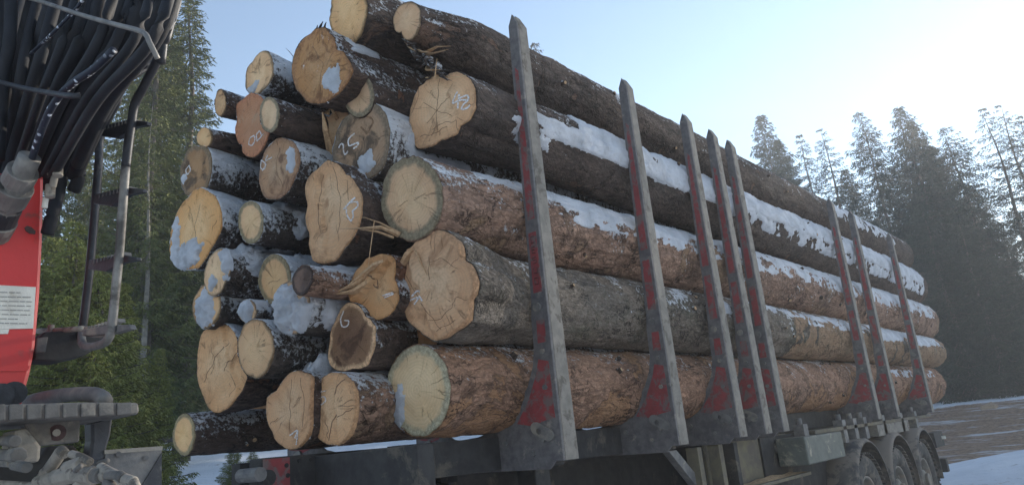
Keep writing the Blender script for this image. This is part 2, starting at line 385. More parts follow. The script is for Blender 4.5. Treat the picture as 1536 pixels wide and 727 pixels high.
    def _shell(s, name, P, N, T, mat):
        """grid of points P with outward normals N and thickness T, culled where T<0"""
        a, b = T.shape; V = P + N * T[..., None]; ok = T > 0
        I = np.arange(a * b).reshape(a, b); q = np.stack([I[:-1, :-1], I[1:, :-1], I[1:, 1:], I[:-1, 1:]], -1).reshape(-1, 4)
        keep = ok.ravel()[q].any(1); q = q[keep]
        if len(q) < 4: return
        used, inv = np.unique(q.ravel(), return_inverse=True)
        obj(name, mesh(name, V.reshape(-1, 3)[used], inv.reshape(-1, 4), mat), s.root)
    def side_snow(s, t0, t1, a0, a1, thick=.03, cover=.6, seed=0, mat='snow', fs=1., soft=.25):
        """snow lying along the trunk between distances t0..t1 and angles a0..a1 (degrees, 0 = road side, 90 = top)"""
        st = .014 if (t1 - t0) < 3 else .024
        ts = np.arange(t0, t1, st); th = np.radians(np.arange(a0 - 8, a1 + 8, 2.2 if s.rm > .15 else 4))
        T, A = np.meshgrid(ts, th, indexing='ij'); X, Z = s.ctr(T)
        rr = s.R(A, T, True); cx, sx = np.cos(A), np.sin(A)
        x = rr * cx; z = rr * sx
        big = fbm(x * 3 * fs, T * 2.2 * fs, z * 3 * fs, 4, s.seed + 20 + seed); fin = fbm(x * 16, T * 16, z * 16, 3, s.seed + 31 + seed)
        u = (np.degrees(A) - a0) / (a1 - a0); wA = np.minimum(sm(u, -.05, soft), 1 - sm(u, 1 - soft, 1.05))
        v = (T - t0); wT = np.minimum(sm(v, 0, .25), 1 - sm(T, t1 - .25, t1))
        m = wA * wT * (1.0) + big * 1.0 + fin * .55 - (1 - cover)
        m = np.where((wA < .02) | (wT < .02), -1, m - .35 * (1 - wA * wT))
        tk = np.where(m > 0, thick * (1 - np.exp(-m * 3.0)) * (1 + .9 * fin + .5 * fbm(x * 34, T * 34, z * 34, 2, 3)), -.012 + m * .01)
        tk = np.maximum(tk, -.02)
        s._shell('snow', np.stack([X + x, T, Z + z], -1), np.stack([cx, 0 * cx, sx], -1), tk, M[mat])
    def end_snow(s, px, py, rx, ry, thick=.02, seed=0, mat='snow', rough=.5):
        """snow stuck on the cut face round a point; radii in metres"""
        cx, cz = s.loc(px, py); st = .008
        gx = np.arange(cx - rx * 1.5, cx + rx * 1.5, st); gz = np.arange(cz - ry * 1.5, cz + ry * 1.5, st)
        X, Z = np.meshgrid(gx, gz, indexing='ij'); a = np.arctan2(Z, X)
        lim = s.R(a, a * 0) * 1.02 - np.hypot(X, Z)
        d = 1 - np.hypot((X - cx) / rx, (Z - cz) / ry) + rough * fbm(X * 9, 0, Z * 9, 4, s.seed + 50 + seed) + rough * .9 * fbm(X * 30, 0, Z * 30, 4, s.seed + seed)
        d = np.minimum(d, lim * 12 + .02); 
        tk = np.where(d > 0, thick * (1 - np.exp(-d * 3.5)) * (1 + .8 * fbm(X * 22, 0, Z * 22, 4, seed)), -.012)
        s._shell('snow', np.stack([X, s.yface(X, Z), Z], -1)[:, ::-1], np.stack([0 * X, 0 * X - 1, 0 * X], -1)[:, ::-1], tk[:, ::-1], M[mat])
    def splinters(s, lines, name='splinter', mat='splinter'):
        for ln in lines:
            P = [np.array(PY(x, y, Y)) - s.c for x, y, Y, r in ln]; r = [q[3] for q in ln]
            MB().tube(P, r, 5, .45).build(name, M[mat], s.root)
    def patch(s, t0, t1, a0, a1, mat, name, lift=.003, seed=0, cover=.6):
        ts = np.arange(t0, t1, .014); th = np.radians(np.arange(a0, a1, 2.2))
        T, A = np.meshgrid(ts, th, indexing='ij'); X, Z = s.ctr(T); rr = s.R(A, T, True)
        u = (np.degrees(A) - a0) / (a1 - a0); v = (T - t0) / (t1 - t0)
        e = np.minimum(np.minimum(u, 1 - u), np.minimum(v, 1 - v)) * 2.5 + .45 * fbm(rr * np.cos(A) * 6, T * 6, rr * np.sin(A) * 6, 4, seed + s.seed) - (1 - cover) * .6
        e = np.where((u < .03) | (u > .97) | (v < .03) | (v > .97), -1, e)
        tk = np.where(e > 0, lift, -.01)
        s._shell(name, np.stack([X + rr * np.cos(A), T, Z + rr * np.sin(A)], -1), np.stack([np.cos(A), 0 * A, np.sin(A)], -1), tk, M[mat])

def tl(px, py, X, r, Y=None):   # rear end of a trunk: picture point on the plane X
    p = PX(px, py, X); return (p[0], p[2], r, p[1] if Y is None else Y)

LOGS = {}
def L(key, *a, **k): LOGS[key] = Log(key, *a, **k); return LOGS[key]

# right-hand column: the five trunks seen along their whole length
a1 = L('A1', (628, 585, 96, 140), 2.78, "lowest road-side trunk with reddish bark and grey rimmed round cut end", 'bark_brown', 'end_sandy',
       .5, tail=(-3.05, .35, .335, 15.2), nth=150, detail=1, body=.245)
a1.end_snow(601, 612, .05, .12, .010, 1, rough=.8)
a1.side_snow(8.5, 12.2, 10, 50, .004, .02, 8, fs=3)
a2 = L('A2', [(591, 422), (595, 397), (612, 377), (625, 367), (644, 350), (667, 345), (686, 355), (696, 367), (698, 389), (714, 404), (721, 422), (719, 439), (711, 449), (710, 481), (686, 498), (657, 511), (630, 498), (602, 456)],
       2.74, "trunk with big knobbly lobed butt cut and dark bark, second up on road side", 'bark_grey', 'end_butt', .9,
       tail=(-2.93, .93, .28, 15.6), nth=150, detail=1, body=.255, step=(.75, .25, -.28, .03), bend=-.14)
a2.chalk([[(618, 444), (628, 436), (640, 452)], [(616, 450), (626, 446), (634, 449)], [(622, 456), (634, 438)]])
a2.splinters([[(622, 372, 2.72, .012), (630, 392, 2.68, .012), (640, 412, 2.70, .004)], [(600, 402, 2.72, .02), (612, 380, 2.70, .024), (622, 372, 2.71, .008)]])
a2.side_snow(3.2, 3.75, 0, 50, .012, .55, 2); a2.side_snow(3.9, 12.6, 20, 62, .007, .20, 5, 'snow_dirty', fs=3)
a2.side_snow(8.2, 12.6, -10, 70, .008, .25, 6); a2.side_snow(5.3, 12.6, 0, 55, .006, .22, 7)
a3 = L('A3', (618, 298, 94, 127), 2.7, "grey ringed clean round cut, peeled snow dusted bark, third trunk up on road side", 'bark_peeled', 'end_clean', .5,
       tail=(-3.0, 1.50, .36, 15.6), nth=150, detail=1, body=.232)
a3.side_snow(.25, 12.5, 20, 80, .010, .36, 1, fs=2.6); a3.side_snow(.9, 12.6, -15, 55, .005, .20, 4, 'snow_dirty', fs=3); a3.side_snow(1.3, 4.6, 5, 62, .008, .34, 9, fs=3); a3.side_snow(5, 12.8, 20, 66, .009, .34, 11, 'snow_dirty', fs=2.6)
a3.splinters([[(598, 352, 2.70, .03), (572, 341, 2.62, .022), (540, 342, 2.58, .009), (506, 342.5, 2.56, .002)],
              [(600, 350, 2.70, .02), (570, 334, 2.64, .010), (547, 326, 2.6, .004), (532, 325, 2.59, .002)],
              [(590, 356, 2.68, .015), (566, 347, 2.62, .012), (540, 344, 2.6, .003)],
              [(561, 330, 2.60, .003), (556, 365, 2.60, .003), (551, 403, 2.60, .0015)]])
a4 = L('A4', [(614, 183), (615, 162), (625, 137), (638, 119), (652, 111), (669, 113), (683, 107), (696, 110), (708, 121), (715, 144), (714, 164), (704, 181), (691, 189), (687, 201), (663, 210), (642, 222), (625, 224), (619, 206)],
       2.96, "trunk marked 24 on its butt cut with thick snow lying along its side", 'bark_dark', 'end_butt', 1.1,
       tail=(-3.0, 2.12, .36, 15.3), nth=150, detail=1, body=.235, step=(.05, 1, .78, -.012))
a4.chalk([[(687, 138), (680, 155), (690, 151), (703, 150)], [(690, 142), (687, 163)], [(690, 148), (700, 143), (703, 150), (695, 158), (693, 164), (701, 163), (706, 158)]], .010)
a4.side_snow(.98, 3.7, -24, 60, .014, .66, 2, fs=1.8, soft=.12); a4.side_snow(3.4, 12.2, -14, 60, .018, .60, 3, fs=1.5, soft=.18); a4.side_snow(3.2, 12.2, -45, 10, .008, .22, 13, 'snow_dirty', fs=2.5)
a4.side_snow(.15, 1.0, -60, 0, .008, .34, 4, 'snow_dirty'); a4.side_snow(.4, 4.2, -30, 20, .006, .16, 6)
a4.splinters([[(652, 118, 2.9, .006), (653, 104, 2.88, .004), (655, 88, 2.87, .001)]])
a5 = L('A5', [(589, 27), (596, 11), (610, 3), (626, 8), (631, 27), (626, 50), (617, 61), (603, 48)], 2.92, "topmost road-side trunk, dark with broken splintered front, outlined against the sky", 'bark_dark', 'end_thinrim', .55,
       tail=tl(1338, 386, -3.05, .36), nth=130, detail=1, body=.2)
rs5 = random.Random(5)
for k in range(26):
    x = 608 + k * 2.2 + rs5.uniform(-4, 4); y = 58 + 1.9 * k + rs5.uniform(-8, 8)
    a5.splinters([[(x, y, 3.05, .022), (x + rs5.uniform(-5, 8), y + rs5.uniform(2, 10), 2.93, .014), (x + rs5.uniform(-8, 22), y + rs5.uniform(4, 16), 2.88, .002)]], mat='splinter' if k % 9 == 0 else 'bark_dark')
a5.splinters([[(640, 78, 3.0, .016), (655, 70, 2.93, .009), (676, 69, 2.9, .002)], [(640, 82, 3.0, .014), (656, 78, 2.93, .008), (672, 74, 2.9, .002)]])
a5.side_snow(7.5, 11, -20, 60, .007, .24, 5, 'snow_dirty', fs=3)
# second column
a6 = L('A6', [(497, 10), (500, -15), (520, -28), (540, -20), (549, 0), (550, 27), (541, 54), (523, 72), (509, 68), (498, 47)], 2.78, "thick round ended trunk at the very top left of the load", 'bark_dark', 'end_thinrim', .6, nth=96, tail=(-3.45, 2.92, .28, 13.6), body=.24)
L('B1', (538, 143, 46, 66), 2.74, "slim trunk with plain pale oval cut between the snowy butt and the trunk marked 24", 'bark_wet', 'end_clean', .4)
b2 = L('B2', [(498, 224), (507, 192), (532, 165), (563, 154), (577, 165), (584, 185), (585, 215), (576, 250), (558, 268), (536, 268), (505, 255)], 2.76,
       "trunk marked 25 on its dark stained cut with a white snow patch", 'bark_frosty', 'end_dirty', .7, nth=110, body=.22)
b2.chalk([[(509, 222), (512, 216), (516, 218), (517, 228), (520, 232), (524, 227)], [(532, 200), (526, 205), (523, 211), (525, 219), (532, 216), (537, 214), (536, 219), (531, 223)]], .009)
b2.end_snow(553, 243, .075, .075, .012, 2, rough=.7); b2.side_snow(.02, .5, -50, 20, .010, .42, 3); b2.side_snow(.1, .9, -70, 0, .006, .3, 7)
b3 = L('B3', [(462, 278), (474, 256), (491, 240), (518, 260), (536, 278), (545, 300), (541, 332), (518, 372), (500, 394), (474, 394), (467, 354), (465, 309)], 2.6,
       "trunk with tall orange butt cut marked 13 in the middle of the load", 'bark_wet', 'end_butt', .8, nth=120, body=.24, step=(-1, -.2, .42, .02))
b3.chalk([[(517, 314), (533, 296)], [(523, 306), (534, 302), (537, 309), (529, 317)], [(529, 316), (531, 325), (527, 331), (521, 322), (521, 312)]], .009)
b3.side_snow(.0, .35, 40, 140, .012, .3, 3)
b4 = L('B4', [(484, 170), (492, 176), (505, 165), (520, 162), (522, 185), (510, 222), (500, 236), (491, 212)], 2.85, "broken split trunk end wedged left of the trunk marked 25", 'bark_wet', 'end_butt', .5)
b4.splinters([[(494, 230, 2.86, .02), (488, 195, 2.74, .022), (483, 168, 2.7, .006)], [(500, 236, 2.86, .02), (492, 205, 2.78, .016), (484, 176, 2.74, .004)], [(506, 180, 2.86, .02), (498, 165, 2.76, .01), (489, 160, 2.7, .002)]])
b5 = L('B5', [(529, 436), (533, 425), (548, 400), (568, 384), (588, 382), (593, 390), (591, 417), (599, 449), (593, 464), (576, 477), (553, 475), (538, 464)], 2.66,
       "trunk with a torn wooden beak sticking out left of its shiny orange cut", 'bark_wet', 'end_butt', .6, nth=110, body=.135, step=(-.5, .9, .2, .035))
b5.splinters([[(560, 420, 2.67, .05), (530, 437, 2.60, .03), (500, 441, 2.54, .004)], [(575, 392, 2.67, .04), (545, 412, 2.61, .03), (515, 434, 2.56, .006)], [(560, 405, 2.66, .04), (535, 425, 2.60, .028), (503, 438, 2.54, .006)],
              [(590, 388, 2.67, .03), (562, 398, 2.62, .03), (528, 422, 2.58, .008)]])
b5.chalk([[(575, 443), (590, 438)], [(577, 446), (591, 440)]], .006); b5.side_snow(0, .3, 30, 110, .012, .45, 2)
b6 = L('B6', [(491, 538), (493, 519), (504, 479), (519, 454), (548, 474), (563, 489), (563, 514), (551, 548), (529, 553), (499, 551)], 2.62, "brown rotten trunk end marked 6 set back in shade", 'bark_wet', 'end_rot', .6, nth=96, body=.18)
b6.chalk([[(517, 466), (512, 478), (514, 489), (521, 488), (523, 481), (517, 480)]], .007)
L('B7', (627, 528, 60, 74), 2.95, "small trunk end half hidden between the two lowest road-side trunks", 'bark_wet', 'end_butt_old', .4)
b8 = L('B8', [(468, 607), (478, 574), (503, 557), (525, 566), (538, 588), (538, 618), (529, 651), (500, 667), (478, 658), (469, 633)], 2.52,
       "cracked trunk end marked 5 in the bottom row beside the grey rimmed trunk", 'bark_peeled', 'end_butt', .5, nth=110, body=.19, step=(1, .1, .12, .022))
b8.chalk([[(489, 585), (479, 588), (477, 596), (486, 594), (489, 600), (482, 606), (476, 603)]], .006); b8.side_snow(.05, 1.4, 70, 115, .02, .55, 2)
b9 = L('B9', [(399, 596), (415, 585), (430, 563), (456, 556), (472, 563), (470, 590), (470, 618), (468, 650), (456, 666), (430, 673), (408, 647)], 2.47,
       "smooth tan trunk end marked 7 with a snow lump on top, bottom row", 'bark_wet', 'end_butt', .5, nth=110, body=.2, step=(1, 0, .45, .015))
b9.chalk([[(434, 652), (447, 645), (445, 666)], [(447, 645), (443, 656)]], .007)
b9.side_snow(-.02, .62, 55, 120, .085, .95, 3, fs=1.5)
# left part of the load
c1 = L('C1', [(438, 89), (447, 67), (465, 51), (480, 40), (494, 49), (505, 74), (523, 89), (531, 107), (518, 130), (500, 148), (474, 156), (451, 143), (440, 125)], 2.62,
       "wide butt end half covered in frozen snow near the top of the load", 'bark_wet', 'end_butt_old', .8, nth=110, body=.2)
c1.end_snow(498, 122, .085, .10, .012, 1, rough=.8); c1.side_snow(.0, .5, 20, 90, .02, .45, 2)
c1.splinters([[(478, 45, 2.66, .012), (481, 38, 2.64, .008), (484, 32, 2.63, .002)], [(486, 46, 2.66, .012), (487, 38, 2.64, .006), (489, 33, 2.62, .002)], [(473, 48, 2.66, .01), (475, 42, 2.64, .006), (476, 37, 2.62, .001)], [(442, 88, 2.7, .006), (434, 78, 2.68, .005), (428, 72, 2.68, .002)]], 'twig', 'bark_dark')
c2 = L('C2', [(368, 121), (371, 103), (380, 92), (394, 76), (403, 78), (409, 92), (409, 115), (396, 134), (377, 142), (369, 135)], 2.6, "short looking log end rimmed with snow, upper left of the load against the sky", 'bark_frosty', 'end_thinrim', .4, body=.13)
c2.end_snow(380, 132, .08, .05, .012, 1); c2.side_snow(.0, .7, 0, 60, .008, .25, 2)
L('C3', (330, 154, 17, 42), 2.5, "small thin log end, highest at the far left edge of the load", 'bark_wet', 'end_thinrim', .3)
c4 = L('C4', [(355, 179), (355, 157), (364, 148), (393, 148), (406, 165), (404, 203), (389, 230), (373, 237), (362, 219), (353, 190)], 2.58, "reddish trunk cut with a looping chalk 8", 'bark_wet', 'end_red', .5, body=.17)
c4.chalk([[(381, 203), (375, 208), (374, 216), (378, 218), (382, 212), (381, 203)], [(389, 196), (384, 203), (386, 210), (391, 204), (389, 196)], [(385, 212), (395, 200)]], .007)
L('C5', (404, 172, 30, 54), 2.48, "pale oval log end overlapping the reddish cut", 'bark_wet', 'end_clean', .4)
L('C6', (307, 206, 24, 30), 2.45, "smallest log end peeking out at the left edge above the dark knotted trunk", 'bark_wet', 'end_thinrim', .3, body=.085)
c7 = L('C7', [(272, 250), (283, 224), (299, 219), (317, 233), (317, 259), (308, 286), (290, 295), (275, 286), (270, 268)], 2.45, "dark stained trunk end with faint chalk 9 at the left edge", 'bark_frosty', 'end_dirty', .5, body=.18)
c7.chalk([[(284, 248), (279, 255), (282, 261), (286, 255), (284, 248)], [(282, 261), (274, 268)]], .007); c7.end_snow(276, 268, .05, .04, .006, 1); c7.side_snow(.1, 1., -20, 80, .006, .30, 3, 'snow_dirty', fs=3)
c8 = L('C8', [(389, 259), (398, 224), (411, 210), (429, 208), (446, 220), (451, 241), (442, 268), (429, 291), (411, 300), (393, 291)], 2.56, "weathered trunk end with scratched chalk 7 under the pale oval end", 'bark_frosty', 'end_butt_old', .6, body=.18)
c8.chalk([[(392, 240), (399, 246), (397, 254), (391, 251), (392, 240)], [(399, 240), (403, 233)], [(399, 242), (409, 236)], [(394, 256), (401, 246)]], .006)
c8.end_snow(437, 240, .045, .10, .010, 3, rough=.7); c8.side_snow(.0, .6, 60, 120, .012, .45, 3)
c9 = L('C9', [(254, 376), (263, 323), (281, 296), (317, 289), (333, 318), (333, 341), (317, 372), (304, 394), (277, 403)], 2.42, "slanted butt end with snow caught on its lower lip, left edge of the load", 'bark_frosty', 'end_butt', .7, nth=100, body=.2)
c9.end_snow(283, 384, .17, .10, .03, 1, rough=.55); c9.end_snow(264, 365, .06, .20, .02, 2); c9.side_snow(.0, .6, -40, 60, .010, .40, 3, 'snow_dirty', fs=2.5)
c9.splinters([[(260, 385, 2.44, .03), (266, 350, 2.43, .035), (268, 315, 2.44, .02)]], 'bark_flap', 'bark_dark')
c10 = L('C10', (376, 333, 38, 66), 2.5, "small round grey ringed end under a thick cap of melting snow", 'bark_frosty', 'end_clean', .4, body=.14)
c10.side_snow(.0, 1.0, 20, 130, .03, .62, 3, fs=1.4); c10.side_snow(.12, .45, -60, 60, .03, .66, 4, fs=1.4)
c11 = L('C11', [(308, 399), (317, 381), (335, 372), (346, 399), (339, 421), (330, 439), (308, 435)], 2.42, "snow crusted log end with tan wood showing, left of the grey ringed oval", 'bark_frosty', 'end_thinrim', .4, body=.15)
c11.end_snow(340, 392, .06, .11, .035, 1); c11.side_snow(-.03, .8, -30, 130, .04, .85, 3, fs=1.6); c11.end_snow(318, 425, .06, .06, .02, 4)
c12 = L('C12', (412, 419, 50, 78), 2.56, "grey ringed oval end behind the snow covered stub", 'bark_frosty', 'end_clean', .4, body=.15)
c12.side_snow(.0, .7, 50, 120, .025, .6, 2)
c13 = L('C13', [(438, 417), (449, 400), (462, 398), (469, 412), (465, 430), (454, 443), (442, 437)], 2.36, "thin bark covered log stub poking out above the snowy end", 'bark_peeled', 'end_hollow', .4, body=.085, yend=9)
c13.side_snow(.0, .9, 55, 120, .028, .66, 2, fs=1.6)
c13.splinters([[(512, 402, 2.85, .012), (520, 425, 2.7, .010), (517, 436, 2.62, .004)]], 'twig', 'bark_dark')
c14 = L('C14', [(411, 457), (420, 432), (434, 420), (449, 432), (464, 447), (463, 474), (452, 496), (434, 501), (417, 482)], 2.45, "log end buried under a big smooth mass of snow in the middle left", 'bark_frosty', 'end_thinrim', .5, body=.165)
c14.end_snow(432, 465, .13, .16, .055, 1, rough=.35); c14.end_snow(452, 472, .075, .10, .05, 6, rough=.3); c14.side_snow(-.03, .9, -75, 95, .022, .8, 3, fs=1.3)
c15 = L('C15', [(288, 457), (299, 430), (317, 430), (330, 444), (330, 470), (317, 488), (299, 488)], 2.44, "log end plastered white with frozen snow at the left edge", 'bark_frosty', 'end_thinrim', .4, body=.125)
c15.end_snow(309, 459, .12, .14, .04, 1, rough=.3)
c16 = L('C16', (371, 466, 28, 36), 2.46, "tiny snow covered log end between two larger ends", 'bark_frosty', 'end_thinrim', .4, body=.075)
c16.end_snow(371, 466, .07, .08, .035, 1, rough=.3); c16.side_snow(-.02, .5, 20, 150, .03, .7, 2, fs=1.5)
c17 = L('C17', [(294, 548), (305, 497), (320, 487), (345, 489), (356, 515), (360, 548), (371, 566), (356, 596), (331, 618), (311, 611), (301, 585)], 2.50, "tall tan butt end with diagonal cracks in the lower left of the load", 'bark_wet', 'end_butt', .7, nth=110, body=.18, step=(.9, .4, .35, -.02))
c18 = L('C18', (383, 522, 56, 90), 2.4, "round pale end with thin dark bark ring, snow along its upper side", 'bark_frosty', 'end_thinrim', .4, body=.17)
c18.side_snow(.02, .8, 60, 125, .03, .66, 2); c18.side_snow(-.01, .06, -110, -20, .02, .6, 5)
c19 = L('C19', (276, 651, 33, 64), 2.4, "lone low log at the bottom left corner with oval tan end and dark trunk", 'bark_wet', 'end_clean', .4, tail=(-4.78, .30, .17, 13.2), body=.14)
def stubs(lg, n, seed, t1=9., a0=-50, a1=60):
    r = random.Random(seed)
    for k in range(n):
        t_ = r.uniform(.35, t1) ** 1.0; a = R3(r.uniform(a0, a1)); X, Z = lg.ctr(np.array(t_)); rr = float(lg.R(np.array(a), np.array(t_), True))
        c = np.array([X + (rr - .02) * math.cos(a), t_, Z + (rr - .02) * math.sin(a)]); ln = r.uniform(.028, .05); d = np.array([math.cos(a), r.uniform(-.3, .5), math.sin(a)]); w = r.uniform(.010, .024)
        o = MB().tube([c, c + d * (ln * .6), c + d * ln], [w * 1.5, w, w * .8], 8).build('branch_stub', M['bark_dark'], lg.root)
        MB().tube([c + d * ln, c + d * (ln + .003)], w * .7, 8).build('branch_cut', M['splinter'], o)
for q_, (lg, n) in enumerate(((a1, 14), (a2, 12), (a3, 14), (a4, 10), (a5, 12))): stubs(lg, n, q_ + 3)
for q_, lg in enumerate((c7, c19, c2, b2, c17, c4, b8)): stubs(lg, 3, q_ + 30, .9)
def cracks(lg, lines, w=.006, mat='crack', name='drying_crack'):
    for ln in lines:
        pts = [ln[0]]
        for a, b in zip(ln[:-1], ln[1:]):
            for f in (.33, .66): pts.append((a[0] + (b[0] - a[0]) * f + random.uniform(-1.6, 1.6), a[1] + (b[1] - a[1]) * f + random.uniform(-1.6, 1.6)))
            pts.append(b)
        lg.chalk([pts], w * .75, name, mat, .0012)
cracks(b8, [[(524, 568), (510, 580), (506, 600), (505, 618), (498, 640), (493, 660)]], .008); cracks(b8, [[(505, 628), (520, 620), (535, 611)], [(488, 628), (494, 645), (492, 656)]], .005)
cracks(c17, [[(340, 513), (326, 530), (314, 553), (306, 573)], [(352, 528), (342, 542), (336, 556)]], .007); cracks(c17, [[(318, 520), (322, 540), (316, 560)], [(345, 560), (352, 580), (344, 594)]], .003)
cracks(b9, [[(438, 568), (436, 590), (437, 622), (434, 650)], [(406, 636), (416, 626)], [(456, 566), (460, 600), (458, 640)]], .004)
cracks(a4, [[(655, 166), (640, 185)], [(655, 166), (657, 196)], [(655, 166), (668, 152), (676, 142)], [(655, 166), (678, 174)], [(655, 166), (636, 154)], [(655, 166), (659, 140), (660, 118)]], .004)
cracks(a4, [[(636, 116), (664, 117), (699, 113)]], .006, 'tear', 'torn_fibre'); cracks(a4, [[(648, 194), (664, 186), (684, 180), (688, 196)], [(630, 128), (626, 150), (618, 170)], [(630, 205), (650, 200), (672, 190)]], .004)
cracks(a2, [[(652, 394), (668, 388), (694, 404)], [(648, 480), (668, 478), (684, 462), (690, 446), (706, 450)], [(650, 386), (650, 420)], [(660, 497), (690, 480)], [(606, 408), (618, 430), (648, 470), (668, 494)]], .004)
cracks(a3, [[(620, 300), (640, 290)], [(598, 310), (612, 300)]], .003); cracks(c12, [[(402, 425), (420, 418)]], .003); cracks(b3, [[(486, 262), (480, 300), (484, 350)], [(500, 250), (512, 300), (508, 350)], [(520, 270), (524, 300)]], .004)
cracks(c1, [[(470, 70), (484, 95), (480, 130)], [(500, 80), (490, 100)]], .004); cracks(c8, [[(420, 222), (415, 250), (424, 280)]], .004); cracks(c9, [[(300, 305), (292, 340), (298, 370)], [(318, 345), (326, 330)]], .004)
cracks(b5, [[(556, 410), (566, 418), (568, 432), (560, 426)]], .012); cracks(b2, [[(546, 170), (560, 182), (552, 200), (540, 190)]], .016)
# short trunks set back inside the load
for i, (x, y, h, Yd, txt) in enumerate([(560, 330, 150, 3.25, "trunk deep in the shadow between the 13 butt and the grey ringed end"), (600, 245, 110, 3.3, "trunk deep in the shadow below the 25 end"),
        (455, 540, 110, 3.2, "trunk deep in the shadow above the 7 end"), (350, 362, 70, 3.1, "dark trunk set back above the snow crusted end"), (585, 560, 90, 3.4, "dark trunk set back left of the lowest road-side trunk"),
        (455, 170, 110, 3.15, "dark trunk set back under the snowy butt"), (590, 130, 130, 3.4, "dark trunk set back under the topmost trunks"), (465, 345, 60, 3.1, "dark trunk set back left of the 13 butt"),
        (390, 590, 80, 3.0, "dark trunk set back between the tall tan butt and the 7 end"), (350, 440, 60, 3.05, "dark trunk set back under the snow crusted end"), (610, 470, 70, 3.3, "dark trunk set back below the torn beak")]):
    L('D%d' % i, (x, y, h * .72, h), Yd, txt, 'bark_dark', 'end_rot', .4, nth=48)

# ------------------------------------------------------------------ ground
def ground(x, y):
    x = np.asarray(x, float); y = np.asarray(y, float)
    left = 1.72 * sm(-x, 6.5, 18) + .10 * np.clip(-x - 16, 0, 80)
    back = 1.62 * sm(y, 23, 47) + .02 * np.clip(y - 50, 0, 150)
    bank = .42 * sm(x, -5.4, -1.0) * sm(y, 15, 18) * (1 - sm(y, 21, 24))
    road = road_mask(x, y)
    rough = .10 * fbm(x * .35, y * .35, 0, 4, 3) + .05 * fbm(x * 1.6, y * 1.6, 0, 3, 5)
    ruts = -.05 * road * np.sin((y * .85 + x * .25) * 2.2) ** 2
    return -1.49 + np.maximum(left, back) + bank + rough * (1 - .6 * road) * sm(np.hypot(x, y), 1, 8) + ruts
def road_mask(x, y):
    w = 1.2 * fbm(x * .12, y * .12, 3, 3, 7)
    a = sm(y + w, 20.5, 22.5) * (1 - sm(y + w * 2, 40, 43)) * sm(x, -22, -12)
    b = sm(x + w * .5, -6.6, -5.6) * (1 - sm(x, -2.4, -1.5)) * (1 - sm(y, 15, 18)) * .5
    return np.maximum(a, b)
u = np.linspace(-1, 1, 420); ax = np.sinh(u * 4.6) / math.sinh(4.6)
gx = ax * 420 - 6; gy = ax * 420 + 14
GX, GY = np.meshgrid(gx, gy, indexing='ij'); GZ = ground(GX, GY)
I = np.arange(GX.size).reshape(GX.shape)
Fg = np.stack([I[:-1, :-1], I[1:, :-1], I[1:, 1:], I[:-1, 1:]], -1).reshape(-1, 4)
t = NT("snowy_ground"); v = t.coord(rnd=False); rd = t.attr("road")
n1 = t.noise(v, .9, 6, .65); n2 = t.noise(v, 7, 6, .7); n3 = t.noise(t.coord((.25, 1.3, 1), rnd=False), 1.4, 6, .7)
sn = t.mix(t.ramp(n1, .35, .7), (.78, .80, .84), (.66, .69, .74))
sn = t.mix(t.mul(t.ramp(n2, .60, .72), .55), sn, (.12, .09, .065))
dirt = t.mix(t.ramp(n2, .35, .68), (.15, .09, .055), (.36, .235, .155))
dirt = t.mix(t.mul(t.ramp(n3, .53, .64), .8), dirt, (.62, .62, .64))
fac = t.ramp(t.add(rd, t.mul(t.add(n2, -.5), .9)), .4, .62)
gm = t.done(t.mix(fac, sn, dirt), t.bump(t.add(n1, t.add(t.mul(n2, .5), t.mul(t.noise(v, 40, 4, .7), .25))), 1., .12), .85)
obj('snowy_ground', mesh('snowy_ground', np.stack([GX, GY, GZ], -1).reshape(-1, 3), Fg, gm, attrs={'road': road_mask(GX, GY)}), kind='structure')

p = next(ray(1482, 612) * k for k in np.arange(.012, .06, .0002) if (ray(1482, 612) * k)[2] <= ground(*(ray(1482, 612) * k)[:2]) + .02); gz_ = float(ground(p[0], p[1]))
bk = thing('wood_chunk', "pale chunk of cut wood lying on the snow at the far side of the track", 'wood chunk', (p[0], p[1], gz_))
M['chunk'] = plain('pale_wood_chunk', (.36, .27, .19), (.24, .18, .13), 8, .85)
MB().prism([(-.30, -.1, -.05), (.28, -.15, -.05), (.32, -.1, .10), (.10, -.1, .27), (-.08, -.12, .17), (-.26, -.12, .13)], (.06, .25, .02)).build('split_face', M['chunk'], bk, bevel=.02)
# ------------------------------------------------------------------ timber trailer
M['steel_dark'] = plain("grimy_dark_steel", (.020, .019, .020), (.040, .038, .037), 9, .8, .05, (.10, .085, .065), .30)
M['steel_grey'] = plain("weathered_grey_steel", (.10, .098, .10), (.19, .18, .17), 14, .7, .15, (.26, .23, .19), .4)
M['stake_side'] = plain("worn_stake_alloy", (.165, .15, .13), (.24, .215, .185), 14, .8, .05, (.10, .085, .07), .42, dscale=9)
M['stake_face'] = plain("grimy_stake_plate", (.085, .08, .085), (.15, .14, .14), 18, .75, .1, (.25, .22, .19), .25, dscale=8)
M['red_paint'] = plain("worn_red_paint", (.26, .040, .045), (.18, .035, .038), 18, .7, 0, (.13, .105, .10), .52, dscale=12)
M['ink'] = plain("dark_lettering", (.05, .03, .03), (.09, .05, .05), 60, .8)
M['rubber'] = plain("dusty_tyre_rubber", (.035, .034, .033), (.07, .065, .06), 10, .9, 0, (.15, .125, .105), .5)
M['mudguard'] = plain("dusty_mudguard_plastic", (.055, .053, .053), (.11, .10, .09), 8, .8, 0, (.20, .165, .135), .6)
M['rim'] = plain("dusty_wheel_rim", (.13, .12, .10), (.20, .18, .155), 12, .6, .3, (.22, .17, .13), .5)
M['green_grey'] = plain("grey_green_box_paint", (.07, .08, .07), (.11, .12, .105), 9, .6, .0, (.30, .27, .21), .35)
